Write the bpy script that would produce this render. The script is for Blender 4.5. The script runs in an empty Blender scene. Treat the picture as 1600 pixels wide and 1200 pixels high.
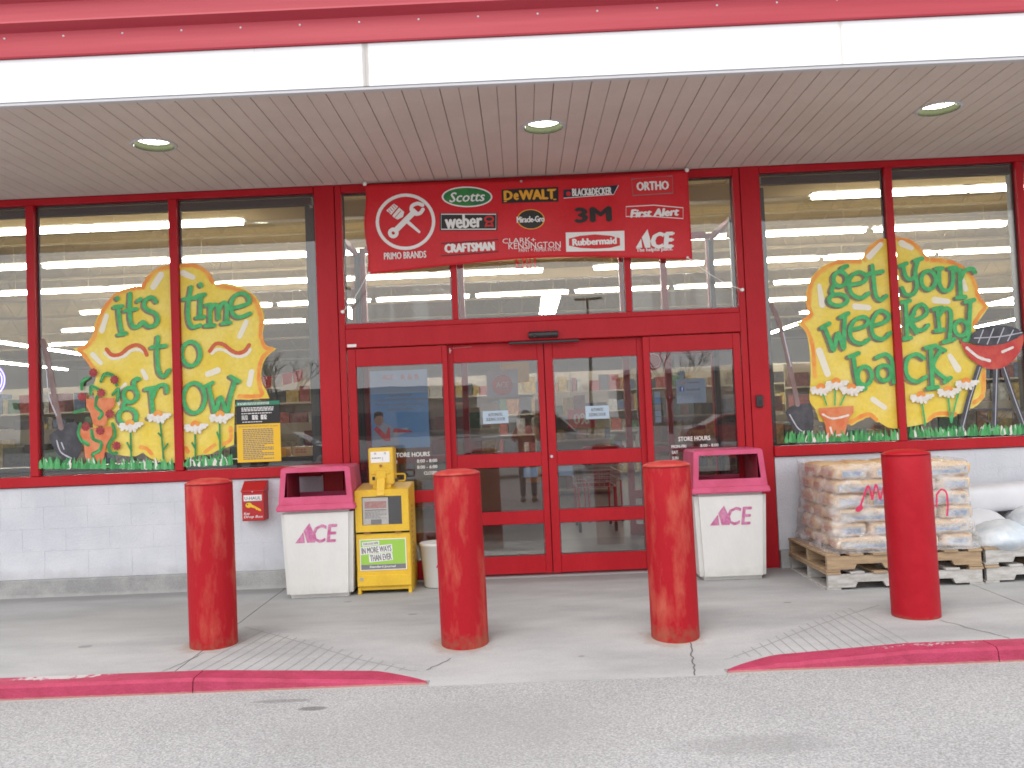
import bpy, bmesh, math, random
from math import sin, cos, pi, radians
from mathutils import Vector, Matrix, Quaternion
R = random.Random(7)
SC = bpy.context.scene
COL = SC.collection

# ------------------------------------------------------------------ camera, sky, sun, exposure
CAM_POS = (0.0, -8.14, 1.415)
cy_, cp_, cr_ = -0.0111944, 0.04000459, -0.04177189
def cam_basis(yaw, pitch, roll):
    fwd = Vector((sin(yaw)*cos(pitch), cos(yaw)*cos(pitch), sin(pitch)))
    right = Vector((cos(yaw), -sin(yaw), 0)); up = right.cross(fwd)
    return (cos(roll)*right + sin(roll)*up, -sin(roll)*right + cos(roll)*up, fwd)
_r, _u, _f = cam_basis(cy_, cp_, cr_)
cam_d = bpy.data.cameras.new('camera'); cam = bpy.data.objects.new('camera', cam_d); COL.objects.link(cam)
cam.matrix_world = Matrix(((_r.x, _u.x, -_f.x, CAM_POS[0]), (_r.y, _u.y, -_f.y, CAM_POS[1]), (_r.z, _u.z, -_f.z, CAM_POS[2]), (0, 0, 0, 1)))
cam_d.sensor_width = 36; cam_d.lens = 1400/1600*36; cam_d.clip_start = .05; cam_d.clip_end = 2000
SC.camera = cam
SUN_EL, SUN_AZ = 62, 205
w = bpy.data.worlds.new('World'); SC.world = w; w.use_nodes = True
nt = w.node_tree; nt.nodes.clear()
sky = nt.nodes.new('ShaderNodeTexSky'); sky.sky_type = 'NISHITA'; sky.sun_disc = False
sky.sun_elevation = radians(SUN_EL); sky.sun_rotation = radians(SUN_AZ); sky.dust_density = 4.0; sky.air_density = 1.0; sky.ozone_density = 1.0
hs = nt.nodes.new('ShaderNodeHueSaturation'); hs.inputs['Saturation'].default_value = .24
bg = nt.nodes.new('ShaderNodeBackground'); bg.inputs['Strength'].default_value = .13
wo = nt.nodes.new('ShaderNodeOutputWorld')
cl_ = nt.nodes.new('ShaderNodeMix'); cl_.data_type = 'RGBA'; cl_.inputs[0].default_value = .7; cl_.inputs[7].default_value = (9.3, 9.2, 9.3, 1)   # even cloud deck over the clear sky
nt.links.new(sky.outputs[0], hs.inputs['Color']); nt.links.new(hs.outputs[0], cl_.inputs[6]); nt.links.new(cl_.outputs[2], bg.inputs['Color']); nt.links.new(bg.outputs[0], wo.inputs[0])
sl = bpy.data.lights.new('sun', 'SUN'); sl.energy = .5; sl.angle = radians(25); sl.color = (1, .97, .93)
so = bpy.data.objects.new('sun', sl); COL.objects.link(so)
_d = Vector((sin(radians(SUN_AZ))*cos(radians(SUN_EL)), cos(radians(SUN_AZ))*cos(radians(SUN_EL)), sin(radians(SUN_EL))))
so.rotation_euler = _d.to_track_quat('Z', 'Y').to_euler(); so.location = (0, -10, 12)
SC.view_settings.view_transform = 'Standard'; SC.view_settings.look = 'None'
SC.view_settings.exposure = 0.9; SC.view_settings.gamma = 1; SC.view_settings.use_curve_mapping = False
SC.cycles.use_denoising = True; SC.cycles.filter_width = 1.7
SC.cycles.max_bounces = 10; SC.cycles.transparent_max_bounces = 24; SC.cycles.diffuse_bounces = 3; SC.cycles.glossy_bounces = 4
SC.cycles.sample_clamp_indirect = 6

# ------------------------------------------------------------------ materials
M = {}
def lk(nt, a, b): nt.links.new(a, b)
def mat(name, c1, c2=None, rough=.5, nscale=8, stretch=(1, 1, 1), detail=4, lo=.4, hi=.65, bump=0, bscale=None, metal=0, emis=None, estr=0, spec=.5, fine=0, fscale=300, coat=0):
    m = bpy.data.materials.new(name); m.use_nodes = True; n = m.node_tree; b = n.nodes['Principled BSDF']
    b.inputs['Roughness'].default_value = rough; b.inputs['Metallic'].default_value = metal
    b.inputs['Specular IOR Level'].default_value = spec; b.inputs['Coat Weight'].default_value = coat
    b.inputs['Base Color'].default_value = (*c1, 1)
    tc = n.nodes.new('ShaderNodeTexCoord'); g = n.nodes.new('ShaderNodeNewGeometry')
    mp = n.nodes.new('ShaderNodeMapping'); mp.inputs['Scale'].default_value = stretch
    lk(n, g.outputs['Position'], mp.inputs['Vector'])
    col = None
    if c2:
        t = n.nodes.new('ShaderNodeTexNoise'); t.inputs['Scale'].default_value = nscale; t.inputs['Detail'].default_value = detail; t.inputs['Roughness'].default_value = .6
        lk(n, mp.outputs[0], t.inputs['Vector'])
        r = n.nodes.new('ShaderNodeValToRGB'); r.color_ramp.elements[0].position = lo; r.color_ramp.elements[1].position = hi
        r.color_ramp.elements[0].color = (*c1, 1); r.color_ramp.elements[1].color = (*c2, 1)
        lk(n, t.outputs['Fac'], r.inputs[0]); col = r.outputs[0]
    if fine:
        t2 = n.nodes.new('ShaderNodeTexNoise'); t2.inputs['Scale'].default_value = fscale; t2.inputs['Detail'].default_value = 3
        lk(n, mp.outputs[0], t2.inputs['Vector'])
        mr = n.nodes.new('ShaderNodeMapRange'); mr.inputs['From Min'].default_value = .3; mr.inputs['From Max'].default_value = .7
        mr.inputs['To Min'].default_value = 1-fine; mr.inputs['To Max'].default_value = 1+fine
        lk(n, t2.outputs['Fac'], mr.inputs['Value'])
        mx = n.nodes.new('ShaderNodeMix'); mx.data_type = 'RGBA'; mx.blend_type = 'MULTIPLY'; mx.inputs[0].default_value = 1
        if col: lk(n, col, mx.inputs[6])
        else: mx.inputs[6].default_value = (*c1, 1)
        lk(n, mr.outputs[0], mx.inputs[7]); col = mx.outputs[2]
    if col: lk(n, col, b.inputs['Base Color'])
    if bump:
        t3 = n.nodes.new('ShaderNodeTexNoise'); t3.inputs['Scale'].default_value = bscale or nscale*6; t3.inputs['Detail'].default_value = 4
        lk(n, mp.outputs[0], t3.inputs['Vector'])
        bp = n.nodes.new('ShaderNodeBump'); bp.inputs['Strength'].default_value = bump; bp.inputs['Distance'].default_value = .01
        lk(n, t3.outputs['Fac'], bp.inputs['Height']); lk(n, bp.outputs[0], b.inputs['Normal'])
    if emis:
        b.inputs['Emission Color'].default_value = (*emis, 1); b.inputs['Emission Strength'].default_value = estr
    M[name] = m; return m
def aggregate(m, scale=95, lo=.62, hi=1.32):
    n, b = m.node_tree, m.node_tree.nodes['Principled BSDF']; g = n.nodes.new('ShaderNodeNewGeometry')
    v = n.nodes.new('ShaderNodeTexVoronoi'); v.inputs['Scale'].default_value = scale; lk(n, g.outputs['Position'], v.inputs['Vector'])
    sp = n.nodes.new('ShaderNodeSeparateColor'); lk(n, v.outputs['Color'], sp.inputs[0])
    mr = n.nodes.new('ShaderNodeMapRange'); mr.inputs['To Min'].default_value = lo; mr.inputs['To Max'].default_value = hi; lk(n, sp.outputs[0], mr.inputs['Value'])
    mx = n.nodes.new('ShaderNodeMix'); mx.data_type = 'RGBA'; mx.blend_type = 'MULTIPLY'; mx.inputs[0].default_value = 1
    lk(n, b.inputs['Base Color'].links[0].from_socket, mx.inputs[6]); lk(n, mr.outputs[0], mx.inputs[7]); lk(n, mx.outputs[2], b.inputs['Base Color'])
def nodes(m): return m.node_tree, m.node_tree.nodes['Principled BSDF']
def overlay(m, mask, color, fac=1.0):
    """lay a colour over a material's base colour where mask (a socket) is 1"""
    n, b = nodes(m); mx = n.nodes.new('ShaderNodeMix'); mx.data_type = 'RGBA'
    mul = n.nodes.new('ShaderNodeMath'); mul.operation = 'MULTIPLY'; mul.inputs[1].default_value = fac; mul.use_clamp = True
    lk(n, mask, mul.inputs[0]); lk(n, mul.outputs[0], mx.inputs[0])
    if b.inputs['Base Color'].links: lk(n, b.inputs['Base Color'].links[0].from_socket, mx.inputs[6])
    else: mx.inputs[6].default_value = b.inputs['Base Color'].default_value
    mx.inputs[7].default_value = (*color, 1); lk(n, mx.outputs[2], b.inputs['Base Color'])
def spot_mask(m, x, y, rx, ry, edge=.35, nscale=9, axes='xy', thr=1.8):
    n, b = nodes(m); g = n.nodes.new('ShaderNodeNewGeometry'); sp = n.nodes.new('ShaderNodeSeparateXYZ'); lk(n, g.outputs['Position'], sp.inputs[0])
    def ax(s, c, r):
        a = n.nodes.new('ShaderNodeMath'); a.operation = 'SUBTRACT'; lk(n, s, a.inputs[0]); a.inputs[1].default_value = c
        d = n.nodes.new('ShaderNodeMath'); d.operation = 'DIVIDE'; lk(n, a.outputs[0], d.inputs[0]); d.inputs[1].default_value = r
        q = n.nodes.new('ShaderNodeMath'); q.operation = 'MULTIPLY'; lk(n, d.outputs[0], q.inputs[0]); lk(n, d.outputs[0], q.inputs[1]); return q.outputs[0]
    o = {'x': 0, 'y': 1, 'z': 2}
    s = n.nodes.new('ShaderNodeMath'); s.operation = 'ADD'; lk(n, ax(sp.outputs[o[axes[0]]], x, rx), s.inputs[0]); lk(n, ax(sp.outputs[o[axes[1]]], y, ry), s.inputs[1])
    t = n.nodes.new('ShaderNodeTexNoise'); t.inputs['Scale'].default_value = nscale; t.inputs['Detail'].default_value = 5; lk(n, g.outputs['Position'], t.inputs['Vector'])
    a = n.nodes.new('ShaderNodeMath'); a.operation = 'MULTIPLY_ADD'; lk(n, t.outputs['Fac'], a.inputs[0]); a.inputs[1].default_value = 1.6; lk(n, s.outputs[0], a.inputs[2])
    mr = n.nodes.new('ShaderNodeMapRange'); mr.inputs['From Min'].default_value = thr+edge; mr.inputs['From Max'].default_value = thr-edge; lk(n, a.outputs[0], mr.inputs['Value'])
    return mr.outputs[0]

mat('red_frame', (.42, .006, .014), (.46, .011, .020), rough=.45, spec=.28, nscale=3, stretch=(1, 1, .3), fine=.05, fscale=60, bump=.05, bscale=120)
mat('red_dark', (.16, .008, .012), rough=.5)
mat('gap_black', (.012, .011, .012), rough=.8)
mat('block_paint', (.58, .60, .645), (.66, .675, .715), rough=.7, nscale=2.2, detail=6, fine=.06, fscale=90, bump=.55, bscale=55)
mat('mortar_paint', (.52, .535, .58), rough=.8)
mat('groove', (.25, .25, .245), rough=.9)
mat('footing_conc', (.30, .30, .30), (.40, .40, .39), rough=.85, nscale=4, fine=.12, fscale=120, bump=.3, bscale=90)
mat('sidewalk', (.285, .29, .292), (.415, .418, .418), rough=.8, nscale=1.3, stretch=(.6, 1.5, 1), detail=8, lo=.35, hi=.7, fine=.09, fscale=160, bump=.18, bscale=140)
mat('crack', (.10, .095, .09), rough=.9)
mat('curb_paint', (.37, .03, .085), (.30, .02, .06), rough=.65, nscale=9, detail=6, fine=.12, fscale=120, bump=.4, bscale=70)
mat('asphalt', (.305, .307, .31), (.355, .356, .358), rough=.9, nscale=1.1, detail=8, lo=.35, hi=.7, fine=.22, fscale=75, bump=.55, bscale=90)
mat('soffit', (.60, .52, .465), (.64, .56, .505), rough=.6, nscale=2, fine=.03, fscale=60)
mat('soffit_gap', (.42, .34, .27), rough=.8)
mat('fascia', (.80, .81, .83), (.74, .74, .76), rough=.55, nscale=1.5, lo=.5, hi=.85)
mat('red_metal', (.36, .022, .040), (.40, .038, .056), rough=.5, nscale=2, stretch=(.2, 1, 6), fine=.03, fscale=50)
mat('trim_grey', (.55, .55, .57), rough=.6)
mat('steel', (.55, .55, .56), rough=.35, metal=.9)
mat('lens', (.9, .9, .8), rough=.4, emis=(1, .98, .80), estr=6)
mat('can_metal', (.022, .028, .007), rough=.7)
mat('banner', (.58, .010, .018), (.62, .02, .03), rough=.38, spec=.35, nscale=2.5, fine=.03, fscale=40, bump=.25, bscale=5)
mat('p_white', (.80, .79, .77), rough=.45); mat('p_black', (.015, .014, .014), rough=.45); mat('p_amber', (.78, .38, .03), rough=.45)
mat('p_green', (.015, .16, .055), (.05, .30, .03), rough=.45, nscale=4); mat('p_navy', (.012, .018, .04), rough=.45); mat('p_red', (.60, .015, .02), rough=.45)
mat('rope', (.70, .68, .64), rough=.8)
mat('bollard', (.345, .004, .011), (.47, .11, .07), rough=.6, spec=.25, nscale=6, stretch=(1.3, 1.3, .42), detail=7, lo=.50, hi=.80, fine=.06, fscale=120, bump=.3, bscale=24)
mat('bollard_fresh', (.345, .003, .012), (.38, .006, .016), rough=.5, spec=.25, nscale=7, fine=.04, fscale=120, bump=.15, bscale=24)
for _b in ('bollard', 'bollard_fresh'):
    overlay(M[_b], spot_mask(M[_b], 0, -.04, 50, .13 if _b == 'bollard' else .05, edge=.26, nscale=24, axes='xz', thr=.90), (.20, .09, .05), .5)
mat('bollard_cap', (.35, .010, .014), (.44, .06, .04), rough=.6, nscale=12, bump=.3)
mat('can_body', (.66, .655, .63), (.72, .715, .69), rough=.6, nscale=3, detail=6, stretch=(1, 1, .4), fine=.02, fscale=80)
mat('can_lid', (.60, .085, .19), (.52, .06, .14), rough=.6, nscale=5, fine=.05, fscale=90)
mat('can_inner', (.30, .015, .04), rough=.7)
mat('can_logo', (.50, .12, .28), (.60, .26, .40), rough=.7, nscale=30)
mat('news_yellow', (.78, .50, .035), (.70, .43, .03), rough=.4, nscale=5, detail=6, fine=.05, fscale=60, bump=.08, bscale=30)
mat('dark_hole', (.02, .02, .022), rough=.6)
mat('paper', (.62, .60, .57), (.55, .53, .50), rough=.8, nscale=20)
mat('print_grey', (.20, .20, .21), rough=.8); mat('print_pink', (.50, .20, .19), (.45, .33, .28), rough=.8, nscale=40)
mat('lime', (.32, .58, .08), rough=.5)
mat('key_red', (.48, .015, .02), (.44, .02, .02), rough=.4, nscale=6)
mat('p_yellow', (.85, .52, .02), rough=.45)
mat('black_plastic', (.03, .03, .033), rough=.4)
mat('bucket_white', (.66, .65, .62), (.60, .55, .47), rough=.5, nscale=6, lo=.55, hi=.8)
mat('rust', (.30, .14, .07), rough=.8)
mat('wood', (.42, .30, .18), (.30, .21, .13), rough=.8, nscale=5, stretch=(1, 6, 8), fine=.1, fscale=60)
mat('wood_white', (.50, .49, .47), (.36, .34, .31), rough=.85, nscale=9, stretch=(1, 3, 4), detail=6, fine=.1, fscale=60)
mat('wood_gap', (.25, .18, .11), rough=.9)
mat('bag', (.68, .43, .20), (.74, .56, .36), rough=.45, nscale=6, bump=.4, bscale=18)
mat('bag_blue', (.16, .25, .42), (.36, .40, .46), rough=.45, nscale=30); mat('bag_grey', (.42, .42, .43), (.52, .47, .40), rough=.45, nscale=20)
mat('bag_red', (.58, .24, .14), rough=.5); mat('bag_letter', (.78, .62, .40), rough=.5)
mat('spray_red', (.60, .03, .10), rough=.5)
mat('sack_white', (.66, .69, .72), (.50, .57, .63), rough=.35, nscale=7, bump=1.0, bscale=16)
mat('sack_roll', (.72, .73, .76), (.66, .67, .70), rough=.4, nscale=3, bump=.3, bscale=6)
# window paints
mat('wp_yellow', (.80, .60, .065), (.84, .68, .16), rough=.55, nscale=4, detail=6, fine=.05, fscale=40)
mat('wp_orange', (.82, .27, .05), (.84, .42, .08), rough=.55, nscale=9)
mat('wp_tint', (.84, .48, .08), (.82, .60, .10), rough=.55, nscale=14)
mat('wp_white', (.82, .78, .66), (.80, .70, .32), rough=.55, nscale=14, lo=.55, hi=.8)
mat('wp_green', (.07, .46, .15), (.045, .36, .11), rough=.5, nscale=14, fine=.1, fscale=60)
mat('wp_shade', (.22, .17, .15), (.32, .24, .13), rough=.6, nscale=20)
mat('wp_brick', (.62, .10, .035), (.58, .14, .06), rough=.55, nscale=12)
mat('wp_petal', (.80, .78, .74), (.70, .66, .60), rough=.55, nscale=30); mat('wp_pot', (.68, .17, .06), (.72, .28, .13), rough=.55, nscale=9)
mat('wp_crimson', (.28, .02, .03), (.42, .06, .06), rough=.55, nscale=40)
mat('wp_grass', (.05, .36, .10), (.16, .48, .20), rough=.55, nscale=30, stretch=(1, 1, .3)); mat('wp_dkgreen', (.03, .22, .06), (.05, .30, .09), rough=.55, nscale=20)
mat('wp_black', (.045, .045, .055), (.085, .085, .10), rough=.5, nscale=9); mat('wp_handle', (.20, .13, .12), (.28, .21, .21), rough=.5, nscale=14, stretch=(1, 1, .3))
mat('wp_sheen', (.50, .50, .56), rough=.5); mat('wp_red', (.52, .035, .035), (.60, .09, .06), rough=.5, nscale=8)
# interior
mat('in_floor', (.085, .078, .07), (.11, .10, .085), rough=.35, nscale=2)
mat('in_ceiling', (.50, .36, .16), (.40, .29, .12), rough=.8, nscale=2, stretch=(.3, 6, 1))
mat('in_wall', (.62, .60, .54), rough=.8)
mat('joist', (.42, .33, .18), rough=.6)
mat('beam_tan', (.40, .30, .16), rough=.6)
mat('fixture', (.75, .73, .68), rough=.5)
mat('tube', (1, 1, 1), rough=.5, emis=(1, .95, .84), estr=24)
mat('uplight', (1, 1, 1), rough=.5, emis=(1, .93, .76), estr=5.5)
mat('neon', (.1, .08, .8), rough=.5, emis=(.12, .10, 1), estr=6)
mat('exit_red', (.8, .05, .03), rough=.5, emis=(1, .05, .03), estr=.12)
mat('shelf_metal', (.48, .43, .34), rough=.5); mat('dark_steel', (.035, .037, .04), rough=.4)
GOODS = []
for i, c in enumerate([(.50, .06, .04), (.62, .42, .08), (.12, .20, .34), (.60, .58, .52), (.10, .25, .12), (.55, .24, .07), (.05, .05, .06), (.40, .33, .24), (.30, .08, .08), (.65, .55, .30)]):
    GOODS.append(mat('goods_%d' % i, tuple(.38*v+.04 for v in c), tuple(min(1, v*.7+.05) for v in c), rough=.5, nscale=18))
mat('poster_blue', (.16, .36, .62), (.24, .44, .68), rough=.4, nscale=2); mat('poster_pale', (.42, .52, .62), rough=.4)
mat('skin', (.22, .12, .08), rough=.6); mat('shirt', (.36, .42, .48), rough=.7)
mat('notice_green', (.02, .22, .13), rough=.4); mat('fb_blue', (.04, .10, .30), rough=.4)
# outside, behind the photographer
mat('car_white', (.70, .70, .72), rough=.25, coat=1); mat('car_dark', (.05, .06, .08), rough=.25, coat=1); mat('car_red', (.35, .02, .02), rough=.25, coat=1)
mat('car_glass', (.02, .025, .03), rough=.08); mat('tyre', (.025, .025, .025), rough=.8)
mat('far_wall', (.30, .27, .24), (.22, .20, .19), rough=.8, nscale=.3); mat('bark', (.10, .075, .055), rough=.9); mat('twig', (.09, .085, .06), rough=.9)
mat('ground', (.10, .11, .07), (.16, .14, .09), rough=.95, nscale=.05)
mat('jacket', (.50, .06, .03), (.42, .05, .03), rough=.8, nscale=20); mat('jeans', (.05, .07, .13), rough=.85); mat('hair', (.03, .02, .015), rough=.7)

def glass(name, tint, refl=.04, dirt_haze=0.0):
    m = bpy.data.materials.new(name); m.use_nodes = True; n = m.node_tree; n.nodes.clear()
    g = n.nodes.new('ShaderNodeNewGeometry'); dp = n.nodes.new('ShaderNodeVectorMath'); dp.operation = 'DOT_PRODUCT'
    lk(n, g.outputs['Incoming'], dp.inputs[0]); lk(n, g.outputs['Normal'], dp.inputs[1])
    ab = n.nodes.new('ShaderNodeMath'); ab.operation = 'ABSOLUTE'; lk(n, dp.outputs['Value'], ab.inputs[0])
    om = n.nodes.new('ShaderNodeMath'); om.operation = 'SUBTRACT'; om.inputs[0].default_value = 1; lk(n, ab.outputs[0], om.inputs[1])
    pw = n.nodes.new('ShaderNodeMath'); pw.operation = 'POWER'; pw.inputs[1].default_value = 5; lk(n, om.outputs[0], pw.inputs[0])
    ma = n.nodes.new('ShaderNodeMath'); ma.operation = 'MULTIPLY_ADD'; ma.inputs[1].default_value = 1-refl; ma.inputs[2].default_value = refl; lk(n, pw.outputs[0], ma.inputs[0])
    tr = n.nodes.new('ShaderNodeBsdfTransparent'); tr.inputs['Color'].default_value = (*tint, 1)
    gl = n.nodes.new('ShaderNodeBsdfGlossy'); gl.inputs['Roughness'].default_value = 0.0
    nz = n.nodes.new('ShaderNodeTexNoise'); nz.inputs['Scale'].default_value = 1.3; lk(n, g.outputs['Position'], nz.inputs['Vector'])
    bp = n.nodes.new('ShaderNodeBump'); bp.inputs['Strength'].default_value = .02; bp.inputs['Distance'].default_value = .05; lk(n, nz.outputs['Fac'], bp.inputs['Height']); lk(n, bp.outputs[0], gl.inputs['Normal'])
    mx = n.nodes.new('ShaderNodeMixShader'); lk(n, ma.outputs[0], mx.inputs[0]); lk(n, tr.outputs[0], mx.inputs[1]); lk(n, gl.outputs[0], mx.inputs[2])
    last = mx.outputs[0]
    if dirt_haze:
        df = n.nodes.new('ShaderNodeBsdfDiffuse'); df.inputs['Color'].default_value = (.8, .8, .8, 1)
        m2 = n.nodes.new('ShaderNodeMixShader'); m2.inputs[0].default_value = dirt_haze; lk(n, last, m2.inputs[1]); lk(n, df.outputs[0], m2.inputs[2]); last = m2.outputs[0]
    o = n.nodes.new('ShaderNodeOutputMaterial'); lk(n, last, o.inputs[0]); M[name] = m
glass('window_glass', (.95, .96, .95), .07, .008)
glass('door_glass', (.76, .77, .79), .09, .008)
glass('clear_cover', (.95, .95, .95), .04, .02)
glass('wrap_film', (.97, .97, .97), .12, .17)
n_ = M['wrap_film'].node_tree
for x_ in n_.nodes:
    if x_.type == 'BSDF_GLOSSY': x_.inputs['Roughness'].default_value = .25
    if x_.type == 'BUMP': x_.inputs['Strength'].default_value = .8
    if x_.type == 'TEX_NOISE': x_.inputs['Scale'].default_value = 14
nz_ = n_.nodes.new('ShaderNodeTexNoise'); nz_.inputs['Scale'].default_value = 5; nz_.inputs['Detail'].default_value = 6; g_ = n_.nodes.new('ShaderNodeNewGeometry'); mp_ = n_.nodes.new('ShaderNodeMapping'); mp_.inputs['Scale'].default_value = (1, 1, 2.6); mp_.inputs['Rotation'].default_value = (.5, .4, 0)
lk(n_, g_.outputs['Position'], mp_.inputs[0]); lk(n_, mp_.outputs[0], nz_.inputs['Vector'])
mr_ = n_.nodes.new('ShaderNodeMapRange'); mr_.inputs['From Min'].default_value = .42; mr_.inputs['From Max'].default_value = .68; mr_.inputs['To Min'].default_value = .10; mr_.inputs['To Max'].default_value = .48; lk(n_, nz_.outputs['Fac'], mr_.inputs['Value'])  # glare on the film put into its colour as pale diffuse streaks
for x_ in n_.nodes:
    if x_.type == 'MIX_SHADER' and not x_.inputs[0].links: lk(n_, mr_.outputs[0], x_.inputs[0])

# ------------------------------------------------------------------ mesh helpers
def wpos(o):
    v = Vector((0, 0, 0))
    while o is not None: v += o.location; o = o.parent
    return v
class MB:
    """collects shapes in world coordinates; build() links them as one mesh object"""
    def __init__(s): s.v = []; s.f = []; s.sm = []
    def add(s, vs, fs, smooth=False):
        o = len(s.v); s.v += [tuple(v) for v in vs]; s.f += [tuple(o+i for i in f) for f in fs]; s.sm += [smooth]*len(fs); return s
    def box(s, x0, x1, y0, y1, z0, z1):
        vs = [(x, y, z) for z in (z0, z1) for y in (y0, y1) for x in (x0, x1)]
        return s.add(vs, [(0, 2, 3, 1), (4, 5, 7, 6), (0, 1, 5, 4), (2, 6, 7, 3), (0, 4, 6, 2), (1, 3, 7, 5)])
    def frustum(s, b, t, z0, z1):
        """b, t = (x0,x1,y0,y1) at bottom and top"""
        vs = [(b[0], b[2], z0), (b[1], b[2], z0), (b[1], b[3], z0), (b[0], b[3], z0), (t[0], t[2], z1), (t[1], t[2], z1), (t[1], t[3], z1), (t[0], t[3], z1)]
        return s.add(vs, [(3, 2, 1, 0), (4, 5, 6, 7), (0, 1, 5, 4), (1, 2, 6, 5), (2, 3, 7, 6), (3, 0, 4, 7)])
    def cyl(s, p0, p1, r0, r1=None, n=16, caps=True, smooth=True):
        r1 = r0 if r1 is None else r1; p0 = Vector(p0); p1 = Vector(p1); d = (p1-p0).normalized()
        a = d.orthogonal().normalized(); b = d.cross(a)
        vs = []
        for p, r in ((p0, r0), (p1, r1)):
            vs += [p + r*(cos(2*pi*k/n)*a + sin(2*pi*k/n)*b) for k in range(n)]
        s.add(vs, [(k, (k+1) % n, n+(k+1) % n, n+k) for k in range(n)], smooth)
        if caps: s.add(vs[:n], [tuple(range(n))[::-1]]); s.add(vs[n:], [tuple(range(n))])
        return s
    def lathe(s, prof, cx, cy, n=32, smooth=True, sx=1, sy=1):
        vs = []; fs = []
        for r, z in prof: vs += [(cx+r*sx*cos(2*pi*k/n), cy+r*sy*sin(2*pi*k/n), z) for k in range(n)]
        for i in range(len(prof)-1): fs += [(i*n+k, i*n+(k+1) % n, (i+1)*n+(k+1) % n, (i+1)*n+k) for k in range(n)]
        return s.add(vs, fs, smooth)
    def path(s, pts, r, n=8):
        for a, b in zip(pts, pts[1:]): s.cyl(a, b, r, n=n)
        return s
    def prism_x(s, prof, x0, x1):
        """profile of (y,z) points extruded along x"""
        k = len(prof); vs = [(x0, y, z) for y, z in prof]+[(x1, y, z) for y, z in prof]
        return s.add(vs, [tuple(range(k))[::-1], tuple(range(k, 2*k))]+[(i, (i+1) % k, k+(i+1) % k, k+i) for i in range(k)])
    def prism_y(s, prof, y0, y1):
        k = len(prof); vs = [(x, y0, z) for x, z in prof]+[(x, y1, z) for x, z in prof]
        return s.add(vs, [tuple(range(k)), tuple(range(k, 2*k))[::-1]]+[(i, k+i, k+(i+1) % k, (i+1) % k) for i in range(k)])
    def grid(s, fn, nu, nv, smooth=True):
        vs = [fn(i/nu, j/nv) for j in range(nv+1) for i in range(nu+1)]
        return s.add(vs, [(j*(nu+1)+i, j*(nu+1)+i+1, (j+1)*(nu+1)+i+1, (j+1)*(nu+1)+i) for j in range(nv) for i in range(nu)], smooth)
    def pillow(s, a, b, c, e=.4, n=20, m=10, bulge=0, cen=(0, 0, 0), rz=0, rx=0, wob=0, rnd=None):
        def sp(v, p): return math.copysign(abs(v)**p, v)
        vs = []; rnd = rnd or R
        ph = rnd.random()*6
        rot = Matrix.Rotation(rz, 3, 'Z') @ Matrix.Rotation(rx, 3, 'Y')
        for j in range(m+1):
            t = -pi/2+pi*j/m
            for i in range(n):
                u = 2*pi*i/n+.0001
                x = a*sp(cos(t), e)*sp(cos(u), e); y = b*sp(cos(t), e)*sp(sin(u), e); z = c*sp(sin(t), e*1.4)
                k = 1-.35*bulge*((x/a)**2*.5+(y/b)**2*.5)
                z *= k
                if wob: x += wob*sin(9*z/c+ph+3*y/b); y += wob*sin(7*x/a+ph); z += wob*sin(5*x/a+4*y/b+ph)
                vs.append(tuple(rot @ Vector((x, y, z))+Vector(cen)))
        fs = [(j*n+i, j*n+(i+1) % n, (j+1)*n+(i+1) % n, (j+1)*n+i) for j in range(m) for i in range(n)]
        return s.add(vs, fs, True)
    def build(s, name, material, parent=None, label=None, cat=None, group=None, kind=None, bevel=0, at=None, seg=1, origin=None):
        base = wpos(parent) if parent is not None else Vector((0, 0, 0))
        if parent is None and origin is None and not kind and s.v:
            xs, ys, zs_ = zip(*s.v); origin = ((min(xs)+max(xs))/2, (min(ys)+max(ys))/2, min(zs_))
        org = Vector(origin) if origin is not None else base
        me = bpy.data.meshes.new(name); me.from_pydata([tuple(Vector(v)-org) for v in s.v], [], s.f); me.update()
        me.polygons.foreach_set('use_smooth', s.sm)
        if bevel:
            bm = bmesh.new(); bm.from_mesh(me); bmesh.ops.remove_doubles(bm, verts=bm.verts, dist=1e-5)
            bmesh.ops.bevel(bm, geom=[e for e in bm.edges if e.calc_face_angle(0) > .6], offset=bevel, segments=seg, affect='EDGES', clamp_overlap=True)
            bm.to_mesh(me); bm.free()
        if material is not None: me.materials.append(M[material] if isinstance(material, str) else material)
        o = bpy.data.objects.new(name, me); COL.objects.link(o)
        if parent is not None: o.parent = parent
        o.location = org-base
        tag(o, label, cat, group, kind); return o
def tag(o, label=None, cat=None, group=None, kind=None):
    if label: o['label'] = label
    if cat: o['category'] = cat
    if group: o['group'] = group
    if kind: o['kind'] = kind
def thing(name, label, cat, loc=(0, 0, 0), group=None, kind=None):
    o = bpy.data.objects.new(name, None); COL.objects.link(o); o.location = loc; o.empty_display_size = .1
    tag(o, label, cat, group, kind); return o
def struct(name, loc=(0, 0, 0)): return thing(name, None, None, loc, kind='structure')
def inst(src, parent, loc, name=None):
    o = src.copy(); COL.objects.link(o); o.parent = parent; o.location = Vector(loc)-wpos(parent)
    return o
def box(name, m, parent, *a, bevel=.003, **k): return MB().box(*a).build(name, m, parent, bevel=bevel, **k)

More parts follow.
